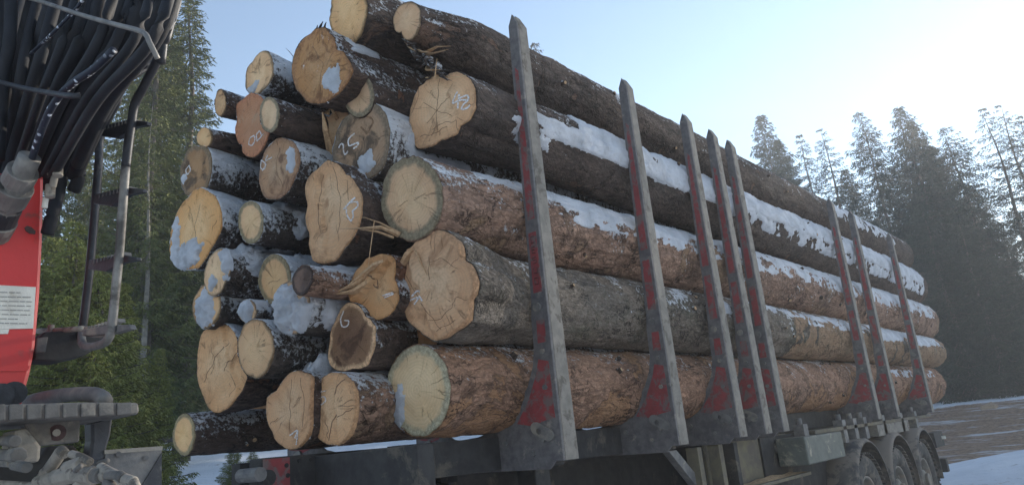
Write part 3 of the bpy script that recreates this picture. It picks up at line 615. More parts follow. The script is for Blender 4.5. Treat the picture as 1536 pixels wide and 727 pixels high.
M['sawdust'] = plain("sawdust_and_bark_crumbs", (.55, .38, .22), (.28, .18, .10), 30, .95, bumpd=.02)
M['ochre'] = plain("ochre_worn_paint", (.17, .145, .09), (.12, .105, .08), 9, .8, .1, (.10, .085, .07), .5)
M['lens'] = plain("marker_lamp_lens", (.75, .72, .65), (.6, .58, .5), 9, .2, 0)
TR = thing('timber_trailer', "dirty timber trailer with red and grey stakes carrying the whole log load", 'trailer', (-3.78, 2.2, -1.49))
T0 = np.array([-3.78, 2.2, -1.49])
def TB(mb, name, mat, parent=None, **k):     # mesh given in world coordinates, parented to the trailer
    mb.V = [tuple(np.array(v_) - T0) for v_ in mb.V]; return mb.build(name, M[mat], parent or TR, **k)
stakeY = [3.38, 4.70, 5.70, 6.22, 6.62, 9.65, 10.55, 12.55]
plate = [(0, -.10), (0, 2.58), (-.032, 2.655), (-.068, 2.58), (-.098, 1.2), (-.112, .80), (-.125, .70), (-.128, .52), (-.15, .42), (-.20, .32), (-.27, .235), (-.36, .16), (-.47, .10), (-.62, .07), (-.80, .062), (-.80, -.13), (-.10, -.14), (-.06, -.10)]
def mkstake(side, nm='stake'):
    """one stake standing at the origin; side=+1 is the road side"""
    sx = side
    b = MB()
    # tapering box section body
    zb, zt = -.10, 2.58
    V = []
    for z, w, d in ((zb, .085, .125), (zt, .060, .085)):
        V += [(-w * sx, .022, z), (0, .022, z), (0, .022 + d, z), (-w * sx, .022 + d, z)]
    V += [(-.030 * sx, .03, 2.655), (-.030 * sx, .08, 2.655)]
    b.add(V, [[0, 1, 5, 4], [1, 2, 6, 5], [2, 3, 7, 6], [3, 0, 4, 7], [0, 3, 2, 1], [4, 5, 8], [5, 6, 9, 8], [6, 7, 9], [7, 4, 8, 9]])
    st = b.build(nm, M['stake_side'], TR, bevel=.004)
    p = MB(); P = [(x * sx, 0, z) for x, z in plate]; p.prism(P, (0, .020, 0))
    fp = p.build('face_plate', M['stake_face'], st, bevel=.004)
    def area(pts, name='paint_panel', mat='red_paint', dy=-.0025):
        MB().prism([(x * sx, dy, z) for x, z in pts], (0, .002, 0)).build(name, M[mat], st)
    area([(-.020, 1.28), (-.026, 2.25), (-.048, 2.28), (-.062, 1.9), (-.075, 1.28)])
    area([(-.022, .84), (-.022, 1.20), (-.078, 1.20), (-.085, .84)])
    area([(-.03, .55), (-.03, .68), (-.085, .68), (-.092, .55)])
    area([(-.025, .13), (-.03, .44), (-.10, .46), (-.125, .38), (-.20, .24), (-.30, .12), (-.20, .10), (-.10, .12)])
    for (bx, bz, r) in [(-.068, .755, .026), (-.062, .50, .016), (-.07, .30, .016), (-.40, .02, .016), (-.12, .02, .014), (-.60, .0, .018), (-.20, -.05, .014)]:
        m = MB(); m.tube([(bx * sx, .002, bz), (bx * sx, -.014, bz)], r, 6 if r < .02 else 14); m.build('bolt', M['steel_grey'], st)
    # lashing eye
    e = MB(); n = 16; ring = []
    import math as _m
    for k in range(n):
        w = 2 * _m.pi * k / n; cx, cz = (.045 * _m.cos(w), .035 * _m.sin(w)); 
        sh = -.075 if cx < 0 else 0
        ring.append((sh + cx, cz))
    c, s_ = _m.cos(R3(-28)), _m.sin(R3(-28)); base = (-.085, .045)
    outer = [((base[0] + x * c - z * s_) * 1, base[1] + x * s_ + z * c) for x, z in ring]
    hole = [((base[0] - .055 + (x * .42) * c - (z * .5) * s_) * 1, base[1] + .02 + (x * .42) * s_ + (z * .5) * c) for x, z in [(.045 * _m.cos(2 * _m.pi * k / n), .035 * _m.sin(2 * _m.pi * k / n)) for k in range(n)]]
    V = []; 
    for dy in (-.0165, -.003):
        V += [(x * sx, dy, z) for x, z in outer] + [(x * sx, dy, z) for x, z in hole]
    F = []
    for k in range(n):
        j = (k + 1) % n
        F += [[k, j, n + j, n + k], [2 * n + k, 3 * n + k, 3 * n + j, 2 * n + j], [k, 2 * n + k, 2 * n + j, j], [n + k, n + j, 3 * n + j, 3 * n + k]]
    e.add(V, F); e.build('lashing_eye', M['steel_grey'], st)
    return st
def place(st, x, y):
    st.location = (x - T0[0], y - T0[1], 0 - T0[2])
def copytree(o, parent=None):
    c = o.copy(); COL.objects.link(c)
    if parent is not None: c.parent = parent
    for ch in o.children: copytree(ch, c)
    return c
s_near = mkstake(1); s_far = mkstake(-1)
for i, y in enumerate(stakeY):
    a = s_near if i == 0 else copytree(s_near, TR); place(a, -2.5, y)
    b = s_far if i == 0 else copytree(s_far, TR); place(b, -5.08, y)
    TB(MB().box((-5.02, y + .024, -.125), (-2.60, y + .14, .055)), 'cross_beam', 'steel_dark', bevel=.006)
# faint lettering down the painted panel of the first stake
def glyph(ch, x0, z0, w, h):
    seg = {'E': [((0, 0), (0, 1)), ((0, 0), (1, 0)), ((0, .5), (.8, .5)), ((0, 1), (1, 1))], 'S': [((1, 1), (0, .9)), ((0, .9), (0, .55)), ((0, .55), (1, .45)), ((1, .45), (1, .1)), ((1, .1), (0, 0))],
           'U': [((0, 1), (0, .1)), ((0, .1), (1, .1)), ((1, .1), (1, 1))], 'O': [((0, 0), (0, 1)), ((0, 1), (1, 1)), ((1, 1), (1, 0)), ((1, 0), (0, 0))], 'C': [((1, 1), (0, 1)), ((0, 1), (0, 0)), ((0, 0), (1, 0))]}[ch]
    m = MB()
    for (a, b), (c, d) in seg:
        m.tube([(x0 + a * w, -.0032, z0 + b * h), (x0 + c * w, -.0032, z0 + d * h)], .0042, 4, .4)
    m.build('letter', M['ink'], s_near)
for k, ch in enumerate("CESUO"): glyph(ch, -.062 - k * .001, 1.135 - k * .062, .026, .038)
# frame
for x in (-3.30, -4.26):
    m = MB(); m.box((x - .07, 3.3, -.17), (x + .07, 14.2, -.127)); m.box((x - .012, 3.3, -.52), (x + .012, 14.2, -.17)); m.box((x - .07, 3.3, -.56), (x + .07, 14.2, -.52))
    TB(m, 'main_beam', 'steel_dark')
for y in (4.1, 5.2, 7.4, 8.3, 9.7, 11.0, 12.3, 13.8):
    TB(MB().box((-4.24, y, -.45), (-3.32, y + .08, -.22)), 'cross_member', 'steel_dark')
# front of the frame: pale worn red nose with bolt holes
p0 = PX(392, 700, -3.5)
m = MB(); m.box((-3.62, p0[1], -.115), (-3.5, 3.28, .062)); nose = TB(m, 'frame_nose', 'steel_dark', bevel=.008)
TB(MB().box((-3.499, p0[1] + .005, -.105), (-3.4965, p0[1] + .16, .055)), 'paint_panel', 'red_paint')
for px, py in ((428, 697), (448, 690), (466, 688), (430, 712)):
    c = PX(px, py, -3.5); TB(MB().cyl((-3.505, c[1], c[2]), (-3.492, c[1], c[2]), .012, 10), 'bolt', 'steel_dark')
c = PX(372, 712, -3.55); TB(MB().cyl((-3.62, c[1], c[2]), (-3.44, c[1], c[2]), .035, 14).cyl((-3.56, c[1] - .03, c[2]), (-3.56, c[1] + .2, c[2]), .028, 12), 'coupling', 'steel_grey')
c = PX(398, 716, -3.5); TB(MB().cyl((-3.52, c[1], c[2]), (-3.47, c[1], c[2]), .04, 14), 'coupling', 'steel_dark')
for q in range(3):
    TB(MB().tube(spline([(-3.42, 2.7 + .1 * q, -.05), (-3.40, 2.9, -.16 - .05 * q), (-3.42, 3.3, -.12 - .06 * q), (-3.45, 3.9, -.2)], 5), .014, 8), 'air_hose', 'rubber', smooth=True)
# small weathered plate and lamps on the first cross beam's front
TB(MB().box((-3.40, 3.395, -.09), (-3.25, 3.402, .02)), 'number_plate_holder', 'steel_grey')
# outer ledge with sawdust, brace, box
m = MB(); m.box((-2.86, 5.75, -.50), (-2.84, 7.55, -.13)); m.box((-2.98, 5.75, -.53), (-2.66, 7.55, -.50)); TB(m, 'side_ledge', 'ochre', bevel=.004)
gxs = np.linspace(5.8, 7.5, 60); gys = np.linspace(-2.835, -2.67, 10); A, B = np.meshgrid(gys, gxs, indexing='ij')
hz = .004 + .055 * np.maximum(0, fbm(A * 6, B * 3, 0, 4, 4) + .25) * np.sin(np.pi * (A + 2.835) / .165).clip(0, 1)
II = np.arange(A.size).reshape(A.shape)
me = mesh('sawdust', np.stack([A, B, -.5 + hz], -1).reshape(-1, 3) - T0, np.stack([II[:-1, :-1], II[1:, :-1], II[1:, 1:], II[:-1, 1:]], -1).reshape(-1, 4)[:, ::-1].copy(), M['sawdust'])
obj('sawdust', me, TR, kind='stuff')
TB(MB().prism([(-2.75, 5.0, -.14), (-2.75, 5.12, -.14), (-2.75, 5.75, -.62), (-2.75, 5.65, -.66)], (-.06, 0, 0)), 'diagonal_brace', 'steel_grey', bevel=.004)
for y, mt in ((5.35, 'ochre'), (5.72, 'ochre'), (6.0, 'steel_dark')):
    TB(MB().box((-2.80, y, -.95), (-2.70, y + .07, -.14)), 'bracket', mt, bevel=.004)
for y in (6.15, 7.2, 8.2):
    TB(MB().cyl((-2.86, y, -.25), (-2.80, y, -.25), .05, 16).cyl((-2.81, y, -.25), (-2.79, y, -.25), .03, 6), 'bolt', 'steel_grey')
bx0 = PX(1205, 650, -2.52); bx1 = PX(1262, 650, -2.52)
TB(MB().box((-2.80, bx0[1], -.42), (-2.52, bx1[1], -.17)), 'control_box', 'green_grey', bevel=.012)
TB(MB().box((-3.0, bx0[1] - .3, -.72), (-2.82, bx1[1] + .4, -.14)), 'valve_bracket', 'steel_dark')
TB(MB().box((-3.2, 7.7, -.165), (-2.6, 12.9, -.13)), 'side_rail', 'ochre')
TB(MB().box((-2.72, 9.9, -.30), (-2.60, 11.4, -.17)), 'side_rail', 'stake_side')
for y in (7.4, 8.6, 9.0, 9.4, 10.2, 11.1, 11.9):
    TB(MB().box((-2.70, y, -.30), (-2.60, y + .12, -.06)).cyl((-2.65, y + .05, -.1), (-2.65, y + .05, 0.0), .03, 10), 'clamp', 'steel_grey')
for x in (-3.0, -3.7, -4.5): TB(MB().box((x - .05, 2.62, -.122), (x + .05, 13.3, .0585)), 'gap_filler_rail', 'steel_dark')  # rails added to hide bright snow in the dark gap under the logs
TB(MB().box((-3.65, 2.50, -.26), (-2.70, 2.612, .05)), 'cross_beam', 'steel_dark', bevel=.006)
# long tank and dark equipment hung under the frame
m = MB(); m.cyl((-3.95, 3.9, -.62), (-3.95, 5.1, -.62), .19, 24); TB(m, 'air_tank', 'steel_dark', smooth=False)
m = MB(); m.box((-3.2, 4.4, -.85), (-2.85, 5.3, -.40)); TB(m, 'storage_box', 'steel_dark', bevel=.02)
m = MB(); m.box((-3.15, 3.75, -1.15), (-3.0, 3.9, -.15)); m.box((-3.25, 3.65, -1.2), (-2.9, 4.0, -1.15)); TB(m, 'landing_leg', 'steel_dark', bevel=.008)
m = MB(); m.box((-4.55, 3.75, -1.15), (-4.4, 3.9, -.15)); m.box((-4.65, 3.65, -1.2), (-4.3, 4.0, -1.15)); TB(m, 'landing_leg', 'steel_dark', bevel=.008)
# wheels
def lathe(prof, n=48, axis_x=0.):
    V = []; 
    for k in range(n):
        w = 2 * math.pi * k / n
        for (x, r) in prof: V.append((x, r * math.cos(w), r * math.sin(w)))
    m = len(prof); F = [[k * m + i, k * m + i + 1, ((k + 1) % n) * m + i + 1, ((k + 1) % n) * m + i] for k in range(n) for i in range(m - 1)]
    return V, F
tyre_prof = [(-.30, .30), (-.33, .36), (-.34, .42), (-.325, .48), (-.30, .515), (-.20, .525), (-.10, .525), (-.03, .515), (0, .49), (.012, .43), (.008, .36), (-.02, .30), (-.05, .285)]
rim_prof = [(-.045, .29), (-.02, .285), (-.03, .265), (-.07, .25), (-.11, .22), (-.12, .16), (-.09, .14), (-.05, .13), (-.03, .10), (-.025, .0001)]
wheel = bpy.data.objects.new('wheel', None); COL.objects.link(wheel); wheel.parent = TR
V, F = lathe(tyre_prof, 64)
ty = obj('tyre', weld(mesh('tyre', V, F, M['rubber'])), wheel)
tb = MB()
for k in range(48):     # tread blocks
    w = 2 * math.pi * k / 48; w2 = w + .07
    for x0 in (-.31, -.22, -.13, -.05):
        P = [(x0, .52 * math.cos(w), .52 * math.sin(w)), (x0 + .075, .52 * math.cos(w), .52 * math.sin(w)), (x0 + .075, .52 * math.cos(w2), .52 * math.sin(w2)), (x0, .52 * math.cos(w2), .52 * math.sin(w2))]
        tb.prism(P, (0, .016 * math.cos(w + .035), .016 * math.sin(w + .035)))
tb.build('tread', M['rubber'], wheel, kind='stuff')
V, F = lathe(rim_prof, 48); obj('rim', weld(mesh('rim', V, F, M['rim'])), wheel)
for k in range(10):
    w = 2 * math.pi * k / 10; MB().cyl((-.08, .165 * math.cos(w), .165 * math.sin(w)), (-.045, .165 * math.cos(w), .165 * math.sin(w)), .016, 6).build('wheel_nut', M['rim'], wheel)
MB().cyl((-.05, 0, 0), (.01, 0, 0), .085, 20).build('hub', M['rim'], wheel, bevel=.01)
wy = (9.0, 10.35, 11.7); zc = -.965
for i, y in enumerate(wy):
    w = wheel if i == 0 else copytree(wheel, TR); w.location = (-2.56 - T0[0], y - T0[1], zc - T0[2])
    w = copytree(wheel, TR); w.location = (-5.02 - T0[0], y - T0[1], zc - T0[2]); w.rotation_euler = (0, 0, math.pi)
    TB(MB().cyl((-4.7, y, zc), (-2.9, y, zc), .07, 16), 'axle', 'steel_dark')
    for x0, x1 in ((-3.02, -2.50), (-5.08, -4.56)):
        m = MB(); n = 28; r = .64; V = []
        for k in range(n + 1):
            w_ = R3(-8 + 196 * k / n)
            ro = r + (.0 if 3 < k < n - 3 else .0)
            for (x, rr_) in ((x0, ro), (x1 - .03, ro), (x1, ro - .025), (x1, ro - .045), (x1 - .012, ro - .03), (x1 - .035, ro - .012), (x0, ro - .012)):
                V.append((x, y + rr_ * math.cos(w_), zc + .045 + rr_ * math.sin(w_)))
        F = [[k * 7 + i_, k * 7 + (i_ + 1) % 7, (k + 1) * 7 + (i_ + 1) % 7, (k + 1) * 7 + i_] for k in range(n) for i_ in range(7)] + [list(range(7)), list(range(n * 7, n * 7 + 7))]
        m.add(V, F); fd = TB(m, 'mudguard', 'mudguard', smooth=True)
        m = MB(); m.box((x0 + .1, y - .30, zc + .70), (x1 - .12, y - .22, zc + .76)); TB(m, 'mudguard_bracket', 'steel_dark')
TB(MB().box((-5.0, 13.3, -1.0), (-2.62, 13.42, -.80)), 'rear_bumper', 'steel_dark', bevel=.01)
TB(MB().box((-2.75, 12.9, -.62), (-2.62, 13.5, -.40)), 'lamp_bracket', 'steel_dark', bevel=.01)
TB(MB().box((-2.62, 13.36, -.52), (-2.57, 13.42, -.47)), 'marker_lamp', 'lens', bevel=.006)
TB(MB().box((-3.1, 12.55, -1.15), (-2.62, 12.56, -.55)), 'mud_flap', 'rubber')

# ------------------------------------------------------------------ loader crane on the truck
M['crane_red'] = plain("red_crane_paint", (.56, .022, .022), (.46, .018, .018), 3, .42, 0, (.16, .05, .04), .16, spec=.5, dscale=5)
M['hose'] = plain("black_hydraulic_hose", (.005, .006, .010), (.010, .012, .018), 12, .72, 0, (.03, .034, .044), .15)
M['pipe_dark'] = plain("black_painted_tube", (.018, .019, .024), (.04, .042, .05), 12, .5, .2, (.14, .13, .12), .3)
M['pipe_worn'] = plain("worn_grey_ladder_tube", (.13, .125, .12), (.23, .22, .205), 15, .6, .3, (.05, .045, .04), .4)
M['cast'] = plain("dusty_cast_iron", (.085, .08, .075), (.15, .14, .13), 12, .8, .15, (.22, .195, .165), .40, dscale=8)
M['dusty'] = plain("dusty_fittings", (.20, .18, .155), (.30, .27, .23), 14, .8, .1, (.07, .06, .05), .42, dscale=9)
M['decal'] = plain("aged_white_label", (.55, .53, .48), (.66, .64, .58), 14, .6, 0, (.42, .38, .32), .2)
M['print'] = plain("faint_grey_print", (.22, .22, .21), (.3, .3, .29), 20, .7)
t = NT("spotted_hose_sleeve"); v = t.coord(); d = t.vor(v, 55, 'F1', "Distance")
M['sleeve'] = t.done(t.mix(t.mul(t.ramp(d, .34, .26), t.ramp(t.noise(v, 9, 2), .38, .5)), (.02, .025, .04), (.55, .6, .68)), None, .5)
K0 = PY(60, 600, .85); KR = thing('loader_crane', "red loader crane column behind the truck cab with a thick bundle of black hoses", 'crane', tuple(K0))
def KB(mb, name, mat, parent=None, **k):
    mb.V = [tuple(np.array(v_) - K0) for v_ in mb.V]; return mb.build(name, M[mat] if isinstance(mat, str) else mat, parent or KR, **k)
def ppx(pts, X): return [PX(x, y, X) for x, y in pts]
def pp(pts, Y): return [PY(x, y, Y) for x, y in pts]
def ktube(pts, rpx, name, mat, parent=None, n=10, sp=6):
    """pts: (px, py, Y)"""
    P = [PY(x, y, Y) for x, y, Y in pts]; r = [rpx / 1117 * depth(p) for p in P]; rr = float(np.mean(r))
    if name in ('hydraulic_fitting', 'hose_fitting', 'collar'):
        return KB(MB().tube(spline(P, 2) if sp > 1 else P, rr, 8 if len(pts) == 2 and rpx > 9 and name != 'collar' else 18), name, mat, parent, bevel=.0025)
    return KB(MB().tube(spline(P, sp) if sp > 1 else P, rr, n), name, mat, parent, smooth=True)
Yc = .80; Xc = -2.62
col = KB(MB().prism(ppx([(-260, 230), (-30, 262), (66, 252), (64, 360), (60, 440), (53, 520), (45, 560), (38, 585), (34, 607), (-60, 612), (-260, 640)], Xc + 0), (-.26, 0, 0)), 'column', 'crane_red', bevel=.012)
# sloping lower lip and weld line
KB(MB().prism(ppx([(-40, 548), (44, 548), (40, 556), (-40, 556)], Xc + .004), (-.006, 0, 0)), 'weld_seam', 'crane_red', col)
lab = KB(MB().prism(ppx([(-60, 424), (53, 430), (49, 492), (-60, 494)], Xc + .0035), (-.003, 0, 0)), 'label', 'decal', col)
KB(MB().prism(ppx([(-60, 494), (13, 493), (11, 500), (-60, 501)], Xc + .0035), (-.003, 0, 0)), 'label', 'decal', col)
for i in range(8):
    y = 437 + i * 6.6; x1 = (30, 46, 47, 46, 44, 45, 26, 40)[i]; x = -55
    while x < x1:      # broken strokes: print too small to read
        w = random.uniform(6, 16); xe = min(x + w, x1)
        KB(MB().prism(ppx([(x, y + x * .02), (xe, y + xe * .02), (xe, y + 1.1 + xe * .02), (x, y + 1.1 + x * .02)], Xc + .0055), (-.002, 0, 0)), 'print_line', 'print', lab); x = xe + random.uniform(1.5, 3)
KB(MB().prism(ppx([(36, 341), (40, 338), (46, 340), (53, 346), (52, 351), (44, 350), (38, 346)], Xc + .002), (-.002, 0, 0)), 'paint_scrape', 'ink', col)
KB(MB().cyl(PX(20, 589, Xc + .04), PX(20, 589, Xc - .05), .035, 20).cyl(PX(0, 592, Xc + .05), PX(0, 592, Xc - .05), .035, 20), 'pivot_boss', 'pipe_dark')
# grey swivel pipe with collars at the left edge
ktube([(-30, 380, .70), (-6, 340, .70), (8, 312, .70), (26, 276, .70), (44, 235, .70)], 15, 'swivel_pipe', 'pipe_worn', sp=3, n=20)
for a, b, r, mt in (((10, 300), (22, 278), 26, 'pipe_worn'), ((-4, 330), (6, 308), 24, 'pipe_dark'), ((-14, 348), (-3, 328), 26, 'pipe_worn'), ((24, 274), (34, 256), 22, 'pipe_worn')):
    ktube([(a[0], a[1], .70), (b[0], b[1], .70)], r, 'collar', mt, sp=1, n=24)
# white fittings beside the column
for a, b, r, mt in (((86, 243), (86, 264), 7, 'dusty'), ((82, 262), (78, 280), 5, 'dusty'), ((75, 277), (74, 296), 7, 'dusty'), ((68, 296), (66, 312), 4, 'decal'), ((74, 256), (74, 262), 4, 'dusty')):
    ktube([(a[0], a[1], .78), (b[0], b[1], .78)], r, 'hose_fitting', mt, sp=1, n=14)
ktube([(70, 350, .84), (78, 320, .84), (88, 285, .86), (92, 255, .86)], 9, 'hose', 'hose'); ktube([(110, 285, .9), (118, 262, .9), (112, 235, .9), (100, 215, .9)], 9, 'hose', 'hose')
# the hose bundle sweeping from the upper right down to the lower left
rs = random.Random(3)
# tall dark boom part behind the hoses
KB(MB().prism(ppx([(-300, -120), (250, -120), (246, -20), (228, 30), (200, 75), (150, 120), (128, 160), (118, 205), (100, 236), (66, 250), (-30, 262), (-300, 240)], -3.0000), (-0.22, 0, 0)), 'boom_foot', 'hose', bevel=.02)
tops = [(-40, -60), (-12, -60), (12, -60), (36, -60), (60, -60), (84, -60), (110, -60), (132, -60), (156, -60), (176, -60), (198, -60), (220, -60), (240, -60), (256, -60), (268, -60)]
for i, (tx, ty_) in enumerate(tops):
    f = i / (len(tops) - 1); ex = -55 + f * 170 + rs.uniform(-8, 8); ey = 300 - f * 40 + rs.uniform(-14, 10)
    mx = tx * .80 + ex * .20 + rs.uniform(-8, 8) - 6 * (1 - f); mx2 = tx * .36 + ex * .64 + 6 - 18 * f + rs.uniform(-8, 8)
    Yh = .78 + rs.uniform(-.04, .06) + .08 * f
    ktube([(tx + 8, ty_, Yh), (mx, 50 + rs.uniform(-12, 12), Yh - .03), (mx2, 150 + rs.uniform(-15, 15), Yh), (ex, ey, Yh + .05)], rs.uniform(10, 15), 'hose', 'hose', n=12)
for i in range(9):
    f = i / 8; Yh = .72 + rs.uniform(-.03, .05); x0 = 20 + f * 225
    ktube([(x0 + 22, -50, Yh + .06), (x0 - 6 - 12 * f, 60, Yh), (x0 * .62 - 6, 150, Yh), (x0 * .42 - 24, 262, Yh + .06)], rs.uniform(6, 9), 'hose', 'hose', n=12)
ktube([(130, -10, .68), (112, 15, .68), (80, 48, .68), (46, 80, .70)], 2.6, 'speckled_hose', 'sleeve')
ktube([(170, 75, .70), (140, 103, .69), (112, 122, .68), (90, 142, .68), (72, 170, .68), (58, 205, .69), (45, 245, .71)], 5.5, 'speckled_hose', 'sleeve')
ktube([(16, -20, .70), (14, 60, .70), (4, 120, .70), (-4, 240, .71)], 9, 'hose', 'hose')
# guard tubes and the handrail at the top
ktube([(20, -8, .66), (60, 2, .66), (120, 22, .66), (170, 36, .66), (205, 45, .66), (218, 52, .66), (224, 64, .66), (236, 88, .68)], 3.6, 'guard_tube', 'pipe_worn', sp=5)
ktube([(-20, 118, .66), (40, 133, .66), (100, 143, .66), (120, 143, .68)], 4, 'guard_tube', 'pipe_dark', sp=5)
ktube([(276, -30, .95), (262, 12, .93), (252, 44, .9), (247, 62, .9), (232, 62, .88), (222, 58, .88)], 5, 'guard_tube', 'pipe_dark', sp=5)
ktube([(250, -40, .95), (256, -6, .93), (246, 45, .9), (241, 95, .9)], 6.5, 'boom_stay', 'pipe_dark', sp=4)
ktube([(262, -40, .97), (268, -4, .95), (256, 40, .93), (249, 62, .92)], 4.5, 'guard_tube', 'pipe_dark', sp=4)
KB(MB().prism(ppx([(170, 62), (200, 50), (235, 62), (248, 88), (222, 100), (205, 92), (180, 110), (150, 128), (142, 112)], -2.5576), (-0.05, 0, 0)), 'hose_bracket', 'pipe_dark', bevel=.01)
KB(MB().prism(ppx([(140, 112), (175, 118), (205, 98), (226, 92), (230, 100), (196, 122), (180, 136), (142, 128)], -2.5854), (-0.04, 0, 0)), 'hose_bracket', 'pipe_dark', bevel=.01)
# ladder
LD = thing('access_ladder', "black tubular ladder with four serrated steps beside the crane hoses", 'ladder', tuple(PY(140, 520, 1.02)))
K1 = np.array(LD.location)
def LB(mb, name, mat, **k):
    mb.V = [tuple(np.array(v_) - K1) for v_ in mb.V]; return mb.build(name, M[mat], LD, **k)
def ltube(pts, rpx, name, mat, n=12, sp=6):
    P = [PY(x, y, Y) for x, y, Y in pts]; r = float(np.mean([rpx / 1117 * depth(p) for p in P])); return LB(MB().tube(spline(P, sp), r, n), name, mat, smooth=True)
ltube([(186, 112, 1.02), (178, 138, 1.02), (173, 156, 1.02), (157, 185, 1.02), (149, 210, 1.02), (147, 250, 1.02), (141, 320, 1.02), (134, 400, 1.02), (126, 470, 1.02), (122, 495, 1.02)], 6, 'rail', 'pipe_dark')
ltube([(238, 84, .93), (228, 105, .93), (215, 130, .93), (202, 155, .93), (197, 180, .93), (192, 215, .93), (188, 250, .93)], 6.5, 'rail', 'pipe_dark')
ltube([(188, 248, .93), (184, 300, .93), (179, 370, .93), (173, 430, .93), (168, 480, .93), (163, 505, .93), (150, 516, .94), (130, 519, .96), (122, 512, .98), (122, 490, 1.02)], 6.3, 'rail', 'pipe_worn')
for (yl, xr, yr, yo) in ((203, 219, 182, 0), (305, 213, 283, 0), (403, 203, 385, 0), (503, 193, 488, 0)):
    xl = 147 - (yl - 203) * .085
    P = [(xl, yl - 16), (xl + 38, yl - 23), (xr, yr + 2), (xr - 3, yr + 8), (xl + 40, yl + 4), (xl, yl + 3)]
    st = LB(MB().prism(pp([(xl, yl), (xl + 3, yl - 14), (xr - 28, yr - 3), (xr, yr), (xr, yr + 5), (xr - 22, yr + 9), (xl + 28, yl + 4)], .95), (0, .018, 0)), 'step', 'pipe_dark' if yl < 480 else 'steel_grey', bevel=.003)
    tt = MB()
    for k in range(9):
        a = PY(xl + 8 + k * (xr - xl - 26) / 9, yl - 8 - k * 1.5, .947); tt.prism([a, a + (.010, 0, 0), a + (.005, 0, .012)], (0, .03, 0))
    LB(tt, 'step_teeth', 'steel_grey')
# carrier under the ladder
KB(MB().prism(ppx([(50, 515), (66, 497), (120, 494), (122, 500), (148, 500), (160, 512), (128, 532), (88, 541), (50, 539)], -2.6966), (-0.1, 0, 0)), 'ladder_carrier', 'steel_dark', bevel=.006)
ktube([(48, 496, .95), (85, 495, .95), (122, 492, .96)], 4, 'carrier_tube', 'dusty', sp=2); ktube([(76, 487, .94), (75, 505, .94), (70, 530, .94)], 4.5, 'clamp', 'steel_grey', sp=2)
KB(MB().prism(pp([(120, 494), (160, 487), (192, 486), (195, 493), (170, 500), (124, 503)], .94), (0, .02, 0)), 'step_plate', 'steel_grey', bevel=.003)
KB(MB().prism(ppx([(54, 506), (72, 504), (68, 528), (52, 528)], -2.6549), (-0.02, 0, 0)), 'valve', 'cast', bevel=.004)
# slewing platform
pl_ = KB(MB().prism(ppx([(-120, 616), (0, 606), (60, 604), (128, 602), (207, 603), (209, 615), (205, 621), (150, 624), (100, 627), (50, 630), (0, 633), (-120, 640)], -2.2240), (-0.3, 0, 0)), 'slewing_platform', 'cast', bevel=.006)
for k in range(8):
    x = -14 + k * 27; KB(MB().prism(ppx([(x, 606 - k * .4), (x + 22, 605 - k * .4), (x + 22, 629 - k * 1.3), (x, 631 - k * 1.3)], -2.1906), (-0.012, 0, 0)), 'tooth_plate', 'cast', pl_, bevel=.003)
KB(MB().tube(spline(pp([(36, 604), (60, 597), (92, 592), (130, 590), (150, 594), (157, 602)], .92), 4), .022, 12), 'hose', 'steel_grey', smooth=True)
KB(MB().prism(ppx([(32, 628), (121, 622), (119, 662), (60, 668), (42, 650)], -2.3352), (-0.04, 0, 0)), 'bearing_plate', 'cast', bevel=.006)
KB(MB().cyl(PX(85, 648, -2.33), PX(85, 648, -2.35), .022, 20), 'bolt_recess', 'ink'); KB(MB().cyl(PX(84, 648, -2.31), PX(84, 648, -2.35), .010, 10), 'bolt', 'dusty')
KB(MB().prism(ppx([(20, 644), (40, 640), (62, 668), (60, 692), (28, 694), (20, 680)], -2.2796), (-0.1, 0, 0)), 'bearing_plate', 'dusty', bevel=.01)
KB(MB().prism(ppx([(136, 622), (170, 618), (166, 650), (160, 672), (156, 690), (132, 692), (137, 660)], -2.5020), (-0.06, 0, 0)), 'support_post', 'pipe_dark', bevel=.008)
ktube([(128, 689, .88), (145, 694, .88), (160, 690, .88)], 4, 'hose_clip', 'cast', sp=3); KB(MB().prism(ppx([(128, 692), (158, 692), (152, 712), (130, 712)], -2.5020), (-0.06, 0, 0)), 'support_post', 'pipe_dark')
KB(MB().prism(ppx([(150, 622), (207, 618), (205, 621), (172, 627), (150, 632)], -2.3908), (-0.1, 0, 0)), 'gusset_and_shade', 'steel_dark')
KB(MB().prism(ppx([(-60, 690), (58, 690), (70, 668), (110, 666), (118, 676), (130, 700), (125, 760), (-60, 760)], -2.5854), (-0.2, 0, 0)), 'lower_housing', 'steel_dark', bevel=.01)
for a, b, r in (((-10, 660), (14, 660), 7), ((14, 660), (22, 661), 9), ((-10, 682), (18, 682), 10), ((18, 682), (28, 682), 12), ((-10, 692), (16, 694), 6), ((20, 696), (40, 700), 8)):
    ktube([(a[0], a[1], .68), (b[0], b[1], .68)], r, 'hose_fitting', 'cast', sp=1, n=16)
